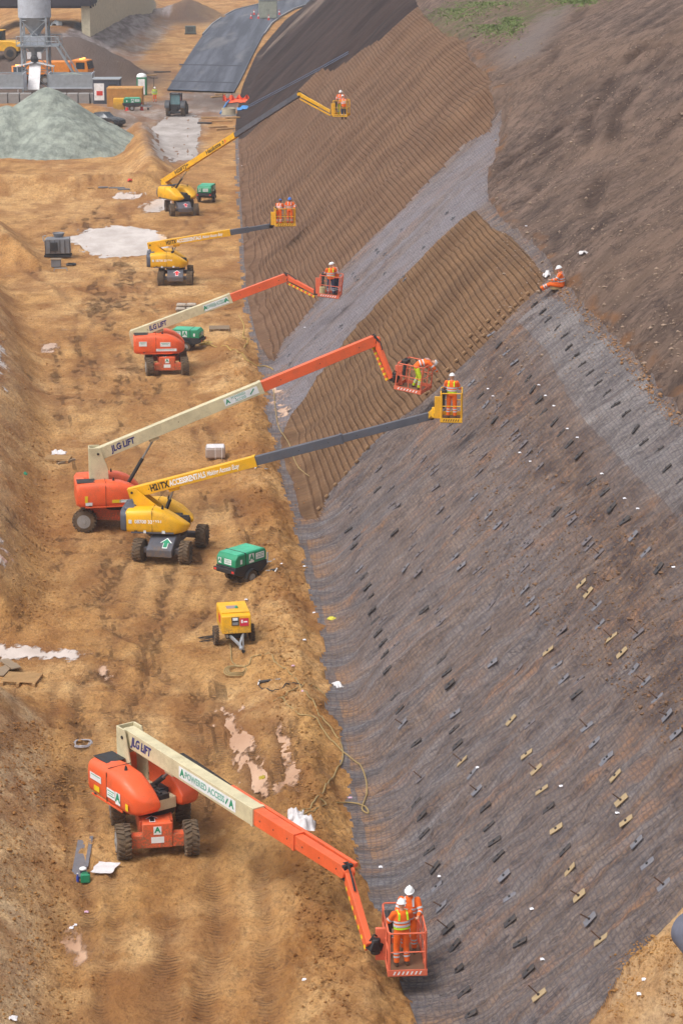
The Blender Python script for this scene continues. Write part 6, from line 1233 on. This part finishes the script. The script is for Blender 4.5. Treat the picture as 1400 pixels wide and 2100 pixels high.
# aggregate bins with concrete block bases
for x0, x1, lab in ((-30, 50, 'left grey steel aggregate bin beside the silo tower'), (101, 191, 'right grey steel aggregate bin beside the silo tower')):
    a, w = bxpx(x0, x1, 199, 1, 1); t = thing('aggregate_bin', lab, 'bin', a)
    MB().prism([(-w / 2, .9), (-w / 2 - .0, 2.6), (w / 2, 2.6), (w / 2, .9)], 0, .1).build('front_panel', GALV, t); MB().box((0, 2.6, 1.8), (w, .1, 1.7)).build('back_panel', GALV, t)
    for sx in (-1, 1): MB().box((sx * (w / 2 - .04), 1.35, 1.8), (.1, 2.5, 1.9)).build('end_panel', SILO, t)
    m = MB(); m.rings([[(-w / 2 + .2, .2, 1.9), (-w / 2 + .2, 2.4, 1.9), (0, 2.4, 1.9), (w / 2 - .2, 2.4, 1.9), (w / 2 - .2, .2, 1.9), (0, .2, 1.9)], [(-w / 4, 1, 2.5), (-w / 4, 1.6, 2.5), (0, 1.6, 2.7), (w / 4, 1.6, 2.5), (w / 4, 1, 2.5), (0, 1, 2.7)]]); m.build('aggregate_fill', AG if x0 > 0 else paint('dark_aggregate', S(112, 100, 96), .95, dirt=.3), t, smooth=True)
    MB().box((0, -.06, 1.05), (w, .06, .16)).build('front_beam', SILO, t)
k = 0
for x0 in range(-30, 216, 24):
    if 52 < x0 < 96: continue
    k += 1; t, w = boxy('concrete_block', 'large grey concrete block at the foot of the bins, %s from the left' % on_(k - 1), 'concrete block', x0, x0 + 22, 212, 1.1, 1.2, CONC); t['group'] = 'concrete blocks at the bins'
# trucks
def truck(label, px, rz, sc=1.0):
    g = G(*px); t = thing('tipper_truck', label, 'truck', (g.x, g.y, g.z), rz); t.scale = (sc,) * 3
    m = MB(); m.prism([(1.9, .9), (3.9, .9), (4.0, 1.9), (3.75, 3.0), (1.9, 3.05)], -1.2, 1.2); c = m.build('cab', ORG, t, bev=.08); MB().prism([(3.96, 1.95), (3.76, 2.85), (3.82, 2.86), (4.03, 1.96)], -1.08, 1.08).build('windscreen', GLASS, c)
    for sy in (-1, 1): MB().box((3.0, sy * 1.205, 2.35), (1.1, .03, .8)).build('side_window', GLASS, c)
    for y in (-.7, .0, .7): MB().box((2.9, y, 3.12), (.2, .3, .14)).build('beacon', LAMPM, c)
    MB().prism([(-4, 1.2), (-4.1, 2.7), (1.6, 2.8), (1.6, 1.2)], -1.25, 1.25).build('tipper_body', ORG, t, bev=.05); MB().box((-.2, 0, .95), (8.0, .9, .3)).build('truck_frame', DARK, t); MB().box((4.02, 0, 1.25), (.06, 2.0, .5)).build('radiator_grille', DARK, c)
    for x in (3.0, -1.6, -3.0):
        for sy in (-1, 1): wheel(t, T4(x, sy * 1.05, .5, 0 if sy < 0 else math.pi), 1.02, .34, RIMG)
truck('orange tipper truck with lit amber beacons behind the right aggregate bin', (125, 172), R(-12))
g = G(30, 176); t = thing('van', 'small orange van with dark windscreen behind the left aggregate bin', 'van', (g.x, g.y + 5, g.z), R(-80)); m = MB(); m.prism([(-1.8, .4), (-1.8, 1.9), (.8, 2.0), (1.5, 1.2), (2.1, 1.0), (2.1, .4)], -.9, .9); c = m.build('van_body', ORG, t, bev=.1, seg=3); MB().prism([(.86, 1.92), (1.5, 1.22), (1.55, 1.26), (.92, 1.96)], -.78, .78).build('windscreen', GLASS, c); MB().box((-.2, 0, 2.05), (.3, .9, .14)).build('beacon', LAMPM, c)
for x in (-1.2, 1.4):
    for sy in (-1, 1): wheel(t, T4(x, sy * .8, .34, 0 if sy < 0 else math.pi), .7, .24, RIMG)
g = G(10, 120); t = thing('dump_truck', 'yellow articulated dump truck with black cab at the far left', 'dump truck', (g.x, g.y, g.z), R(-8)); MB().prism([(-1.4, 1.0), (-1.6, 2.4), (1.3, 2.3), (2.2, 1.9), (2.3, 1.0)], -1.2, 1.2).build('engine_body', HY, t, bev=.1); c = MB().box((-.7, 0, 2.9), (1.5, 1.4, 1.3)).build('cab', DARK, t, bev=.05); MB().box((-.7, -.72, 2.95), (1.2, .04, .9)).build('cab_window', GLASS, c); MB().box((-.7, 0, 3.6), (1.7, 1.6, .1)).build('cab_roof', HY, c); MB().prism([(-7, 1.6), (-7.6, 3.0), (-2, 2.9), (-2.2, 1.6)], -1.4, 1.4).build('tipping_body', HY, t, bev=.06)
for x in (1.2, -3.4, -5.2):
    for sy in (-1, 1): wheel(t, T4(x, sy * 1.3, .8, 0 if sy < 0 else math.pi), 1.7, .55, RIMK)
# black car half hidden by the stockpile
g = G(214, 262); t = thing('parked_car', 'black car half hidden behind the green-grey stockpile', 'car', (g.x, g.y + 1.5, g.z), R(-28)); CB_ = paint('car_black', S(24, 26, 32), .2, dirt=.2)
m = MB(); m.rings([[(x, -w_, z0), (x, w_, z0), (x, w_ * .96, z1), (x, w_ * .55, z1 + .04), (x, -w_ * .55, z1 + .04), (x, -w_ * .96, z1)] for x, w_, z0, z1 in ((-2.1, .75, .4, .8), (-1.95, .84, .25, .92), (-1.0, .88, .2, .98), (1.0, .88, .2, .95), (1.9, .82, .25, .78), (2.1, .7, .35, .65))]); bd = m.build('car_body', CB_, t, bev=.05, seg=3)
MB().rings([[(x, -w_, .94), (x, w_, .94), (x2, w2, z1), (x2, -w2, z1)] for x, w_, x2, w2, z1 in ((-1.7, .80, -1.2, .60, .98), (-1.25, .82, -.95, .62, 1.42), (.3, .82, .15, .62, 1.45), (1.15, .8, .7, .62, 1.0))]).build('greenhouse', GLASS, bd, smooth='auto')
for x in (-1.35, 1.3):
    for sy in (-1, 1): wheel(t, T4(x, sy * .80, .32, 0 if sy < 0 else math.pi), .66, .22, RIMG)
# tractor
g = G(362, 238); t = thing('tractor', 'dark tractor with glazed cab driving away on the wet track', 'tractor', (g.x, g.y + .9, g.z), R(84)); TB = paint('tractor_dark', S(58, 60, 66), .5, dirt=.4)
for sy in (-1, 1): wheel(t, T4(-.6, sy * .82, .72, 0 if sy < 0 else math.pi), 1.5, .46, RIMK); wheel(t, T4(1.7, sy * .75, .52, 0 if sy < 0 else math.pi), 1.08, .36, RIMK); MB().rings([[(-.6 + r_ * math.cos(a), sy * .86 + y_, .8 + r_ * math.sin(a)) for r_, y_ in ((.86, -.25), (.86, .25), (.80, .25), (.80, -.25))] for a in [math.pi * (.05 + .9 * k / 10) for k in range(11)]]).build('mudguard', TB, t)
MB().prism([(.2, .8), (.2, 1.6), (2.0, 1.4), (2.3, 1.1), (2.3, .7)], -.38, .38).build('bonnet', TB, t, bev=.05); MB().box((.2, 0, .75), (3.2, .5, .4)).build('transmission', DARK, t)
c = MB().box((-.35, 0, 2.36), (1.3, 1.25, .12)).build('cab_roof', TB, t, bev=.04); MB().prism([(-.95, 1.2), (-.85, 2.3), (.15, 2.3), (.3, 1.2)], -.52, .52).build('cab_glass', paint('cab_glass', S(96, 124, 128), .15, dirt=.15), t, bev=.02)
for sx, sy in ((-.92, -1), (-.92, 1), (.25, -1), (.25, 1)): MB().bar((sx, sy * .54, 1.2), (sx * .95, sy * .54, 2.32), .07, .07).build('cab_pillar', DARK, t)
MB().box((-.9, 0, 1.0), (.3, 1.0, .5)).build('rear_hitch', DARK, t); m = MB(); m.bar((-1.0, -.35, .6), (-1.75, -.4, .5), .08, .1); m.bar((-1.0, .35, .6), (-1.75, .4, .5), .08, .1); m.bar((-1.7, -.7, .5), (-1.7, .7, .5), .12, .2); m.build('lift_arms', DARK, t)
for sy in (-1, 1): MB().box((-.95, sy * .45, 2.42), (.1, .2, .1)).build('work_lamp', GLASS, t)
# bridge
BR = paint('bridge_beige', S(204, 192, 164), .9, dirt=.12, dirtc=S(150, 138, 112)); BD = paint('bridge_shade', S(44, 36, 46), .7, dirt=.1)  # pier and deck get the purple-black of the bridge's shadow as base colour
p0 = G(186, 76); p1 = G(318, 18); t = thing('bridge', 'concrete bridge abutment with dark deck and outdoor steps in the upper left', 'bridge', (p0.x, p0.y, 0)); q = p1 - p0; q.z = 0; dn_ = q.normalized(); nb = V3(-dn_.y, dn_.x, 0); zb = min(p0.z, p1.z) - 2
m = MB(); v0 = V3(0, 0, zb); v1 = q * 1.02 + V3(0, 0, zb); H_ = 13
tl = V3(0, 0, p0.z + H_); tr = q * 1.02 + V3(0, 0, p1.z + 1.0)
m.add([v0, v1, tr, tl] + [p + nb * 1.2 for p in (v0, v1, tr, tl)], [(0, 1, 2, 3), (7, 6, 5, 4), (0, 4, 5, 1), (1, 5, 6, 2), (2, 6, 7, 3), (3, 7, 4, 0)]); m.build('abutment_wall', BR, t)
MB().box((-.55, .9, (zb + p0.z + H_) / 2), (.9, 1.6, p0.z + H_ - zb)).build('pier', BD, t)
zdk = pt(100, 12, F / (p0.y * cT + (CH - 8) * sT)).z
MB().box((-10, 5, zdk + 1.6), (20.5, 12, 3.2)).build('deck', BD, t); m = MB(); [m.box((-10, .3 + k * 3, zdk - .1), (20.5, .4, .5)) for k in range(4)]; m.build('deck_girder', BD, t)
m = MB(); n_s = 9
for k in range(n_s): a = tl.lerp(tr, .40 + .58 * k / n_s); b = tl.lerp(tr, .40 + .58 * (k + 1) / n_s); m.bar(V3(a.x, a.y, a.z + .1) + nb * .6, V3(b.x, b.y, a.z + .1) + nb * .6, 1.5, .25)
m.build('stair_flight', CONC, t); m = MB(); a = tl.lerp(tr, .4) + nb * 1.3; b = tr + nb * 1.3; m.cyl(a + V3(0, 0, 1.2), b + V3(0, 0, 1.2), .05, n=6); m.cyl(a + V3(0, 0, .7), b + V3(0, 0, .7), .04, n=6); [m.cyl(a.lerp(b, k / 6), a.lerp(b, k / 6) + V3(0, 0, 1.2), .04, n=6) for k in range(7)]; m.build('hand_rail', GALV, t)
# bits around the road end
g = G(484, 208); m = MB(); n = 40; vs = []
for i in range(n): x = -1.5 + 3.0 * i / (n - 1); y = .25 * math.sin(i * .9) + .1 * math.sin(i * 2.3); vs += [(x, y, .02), (x + .03, y + .05, .55 + .22 * math.sin(i * .55 + 1))]
m.add(vs, [(2 * i, 2 * i + 2, 2 * i + 3, 2 * i + 1) for i in range(n - 1)]); t = thing('barrier_net', 'sagging orange barrier netting at the end of the new road', 'barrier', g); m.build('net', ONET, t).modifiers.new('t', 'SOLIDIFY').thickness = .02; m = MB(); [m.cyl((x, .1, 0), (x, .1, .9), .03, n=6) for x in (-1.5, -.5, .6, 1.5)]; m.build('net_post', DARK, t)
o = crumple('flattened orange netting spread below the standing barrier', (490, 209), 2.4, 3.5, .2, ONET, 'barrier_net', 'barrier')
hose('pale blue pipe lying on the ground in front of the orange netting', [(478, 200), (470, 208), (462, 218), (452, 234)], .10, BLUE, 'blue_pipe', 'pipe', 4)
crumple('bright blue sheeting heaped where the blue pipe meets the slope', (500, 224), 1.5, 2.2, .3, BLUE, 'blue_sheeting', 'sheeting')
PB = paint('pale_blue_pipe', S(104, 122, 152), .5, dirt=.2)
for k, dy in enumerate((0, 4)): hose(['upper pale blue drain pipe running up the dark slope', 'lower pale blue drain pipe running up the dark slope'][k], [(508, 222 + dy), (560, 195 + dy), (615, 166 + dy), (666, 139 + dy), (714, 112 + dy)], 0.035, PB, 'drain_pipe', 'pipe', 1, lift=.25)
g = G(469, 236); t = thing('manhole_ring', 'concrete manhole ring standing by the blue pipes', 'manhole ring', g); MB().lathe((0, 0, 0), (0, 0, 1), [(0, .75), (.75, .75), (.75, .58), (.1, .58)], 28).build('ring', CONCW, t, smooth='auto'); MB().box((0, 0, .03), (1.7, 1.7, .1)).build('ring_base', CONC, t)
for k, (px, L, yaw, l) in enumerate((((430, 243), 1.8, .1, 'plank nearest the manhole ring'), ((455, 250), 2.2, .2, 'middle plank on the orange soil'), ((447, 262), 2.0, .5, 'plank in the lower row beside the boom'), ((462, 266), 2.1, .55, 'lowest plank right beside the grey boom'), ((477, 243), 1.6, .2, 'plank at the right, below the blue sheeting'), ((420, 254), 1.5, -.1, 'dark plank at the left of the scattered timbers'), ((445, 200), 1.6, .6, 'timber thrown left of the orange netting'), ((452, 195), 1.3, .2, 'timber at the top of the heap left of the orange netting'), ((306, 156), 2.0, .4, 'board lying on the tan strip beside the road'), ((333, 149), 2.2, 0, 'dark board near the road edge'))):
    g = G(*px); o = MB().box((0, 0, .1), (L, .35, .14)).build('plank', WOODP if 'dark' not in l else DARK, bev=.01); o.location = g; o.rotation_euler = (0, 0, yaw); tag(o, l, 'plank')
g = G(391, 70); t = thing('generator_box', 'grey-green generator box on the sandy strip left of the road', 'generator', g, R(5)); MB().box((0, 0, .7), (1.7, 1.2, 1.2)).build('casing', paint('generator_casing', S(96, 106, 104), .6, dirt=.3), t, bev=.05); MB().box((0, 0, .06), (1.9, 1.3, .12)).build('base_frame', DARK, t); m = MB(); [m.box((-.5 + .2 * k, -.61, .8), (.08, .03, .7)) for k in range(5)]; m.build('vent', DARK, t)
g = G(316, 186); t = thing('survey_post', 'thin dark post with crossbar behind the worker on foot', 'post', g); MB().cyl((0, 0, 0), (0, 0, 1.6), .04, n=6).build('post', DARK, t); MB().box((0, 0, 1.5), (1.0, .06, .08)).build('crossbar', DARK, t)
crumple('red and white litter on the bank under the bridge', (116, 52), 1.6, 2.5, .5, STICK, 'debris_pile', 'debris')
# rubble: countless clods and stones on floor, banks and hillside
def scatter(name, mat, n, fn, r0, r1, label=None):
    rs = np.random.RandomState(len(name) + n); vs = []; fs = []; ico = [(0, 0, 1), (.9, 0, .3), (.28, .85, .3), (-.72, .53, .3), (-.72, -.53, .3), (.28, -.85, .3), (.5, .3, -.6), (-.4, .5, -.6), (-.3, -.6, -.6)]
    tri = [(0, 1, 2), (0, 2, 3), (0, 3, 4), (0, 4, 5), (0, 5, 1), (1, 6, 2), (2, 7, 3), (3, 8, 4), (4, 8, 5), (5, 6, 1), (6, 7, 2), (7, 8, 3), (8, 6, 5), (6, 8, 7)]
    for _ in range(n):
        q = fn(rs)
        if q is None: continue
        p = G(*q); r = rs.uniform(r0, r1) * (1 if rs.rand() < .9 else 1.8); a = rs.rand() * 6.28; c, s = math.cos(a), math.sin(a); k = len(vs); e = rs.uniform(.6, 1.4, 3)
        vs += [(p.x + r * (c * x * e[0] - s * y * e[1]), p.y + r * (s * x * e[0] + c * y * e[1]), p.z + r * z * e[2] * .8 + r * .25) for x, y, z in ico]; fs += [(k + a_, k + b_, k + c_) for a_, b_, c_ in tri]
    m = MB(); m.v = [Vector(v) for v in vs]; m.f = fs; o = m.build(name, mat); o['kind'] = 'stuff'; 
    if label: o['label'] = label
    return o
def near_line(L, sx):
    def f(rs):
        i = rs.randint(len(L) - 1); u = rs.rand(); a, b = L[i], L[i + 1]; return (a[0] + (b[0] - a[0]) * u + rs.normal() * sx, a[1] + (b[1] - a[1]) * u)
    return f
scatter('soil_clods', M_SOIL, 2600, near_line([(690, 2090), (650, 1850), (640, 1650), (610, 1450), (580, 1270), (560, 1120), (535, 960), (510, 860), (490, 720)], 30), .015, .045)
scatter('soil_clods', M_SOIL, 1800, near_line([(60, 2090), (70, 1850), (60, 1650), (60, 1550), (60, 1480)], 60), .015, .045)
scatter('soil_clods', M_SOIL, 900, near_line([(70, 1280), (80, 1150), (70, 1000), (60, 800), (30, 620)], 30), .02, .05)
scatter('soil_clods', M_SOIL, 1500, lambda rs: (rs.uniform(60, 560), rs.uniform(420, 2100)), .01, .03)
scatter('crest_rubble', paint('crest_soil', S(150, 112, 78), .95, dirt=.4), 700, near_line([(1110, 560), (1180, 625), (1240, 690), (1300, 750), (1350, 820), (1400, 875)], 14), .02, .05)
scatter('crest_rubble', M_SOIL, 500, near_line([(1262, 2090), (1300, 1960), (1360, 1920), (1395, 2090)], 18), .012, .035)
scatter('hillside_stones', paint('hill_stones', S(150, 128, 110), .95, dirt=.3), 1800, lambda rs: (rs.uniform(1010, 1400), rs.uniform(60, 780)), .02, .06)
# stones and roots caught in the netting
scatter('slope_rubble', paint('slope_stones', S(126, 96, 72), .95, dirt=.7, dirtc=S(88, 66, 52), scale=1.5), 1800, lambda rs: (lambda x: (x, 760 + (x - 1000) * .95 + rs.uniform(0, 420)))(rs.uniform(960, 1400)), .015, .045)
# grass tufts along the top edge
GR = paint('grass_green', S(112, 128, 70), .8, dirt=.3, scale=1.2, dirtc=S(120, 116, 60)); rs = np.random.RandomState(5); m = MB()
for _ in range(6000):
    c = [(940, 22, 45, 14), (1010, 55, 40, 14), (1000, 8, 60, 8), (1180, 4, 40, 5), (1050, 40, 20, 16)][rs.randint(5)]; p = G(c[0] + rs.normal() * c[2] * .6, c[1] + abs(rs.normal()) * c[3] - 4); h = rs.uniform(.04, .12); a = rs.rand() * 6.28; w = rs.uniform(.03, .09)
    m.add([(p.x - w * math.cos(a), p.y - w * math.sin(a), p.z), (p.x + w * math.cos(a), p.y + w * math.sin(a), p.z), (p.x + rs.normal() * .1, p.y + rs.normal() * .1, p.z + h)], [(0, 1, 2)])
o = m.build('grass', GR); o['kind'] = 'stuff'

# ================================================================ HAZE
HZ = bpy.data.materials.new('haze_air'); HZ.use_nodes = True; n_ = HZ.node_tree; n_.nodes.clear(); ov = n_.nodes.new('ShaderNodeOutputMaterial'); pv = n_.nodes.new('ShaderNodeVolumePrincipled')
pv.inputs['Density'].default_value = .00042; pv.inputs['Color'].default_value = (.82, .84, .90, 1); pv.inputs['Anisotropy'].default_value = .2; n_.links.new(pv.outputs[0], ov.inputs['Volume'])
hb_ = MB().box((0, 2200, 14), (7000, 5400, 50)).build('haze', HZ); hb_['kind'] = 'stuff'
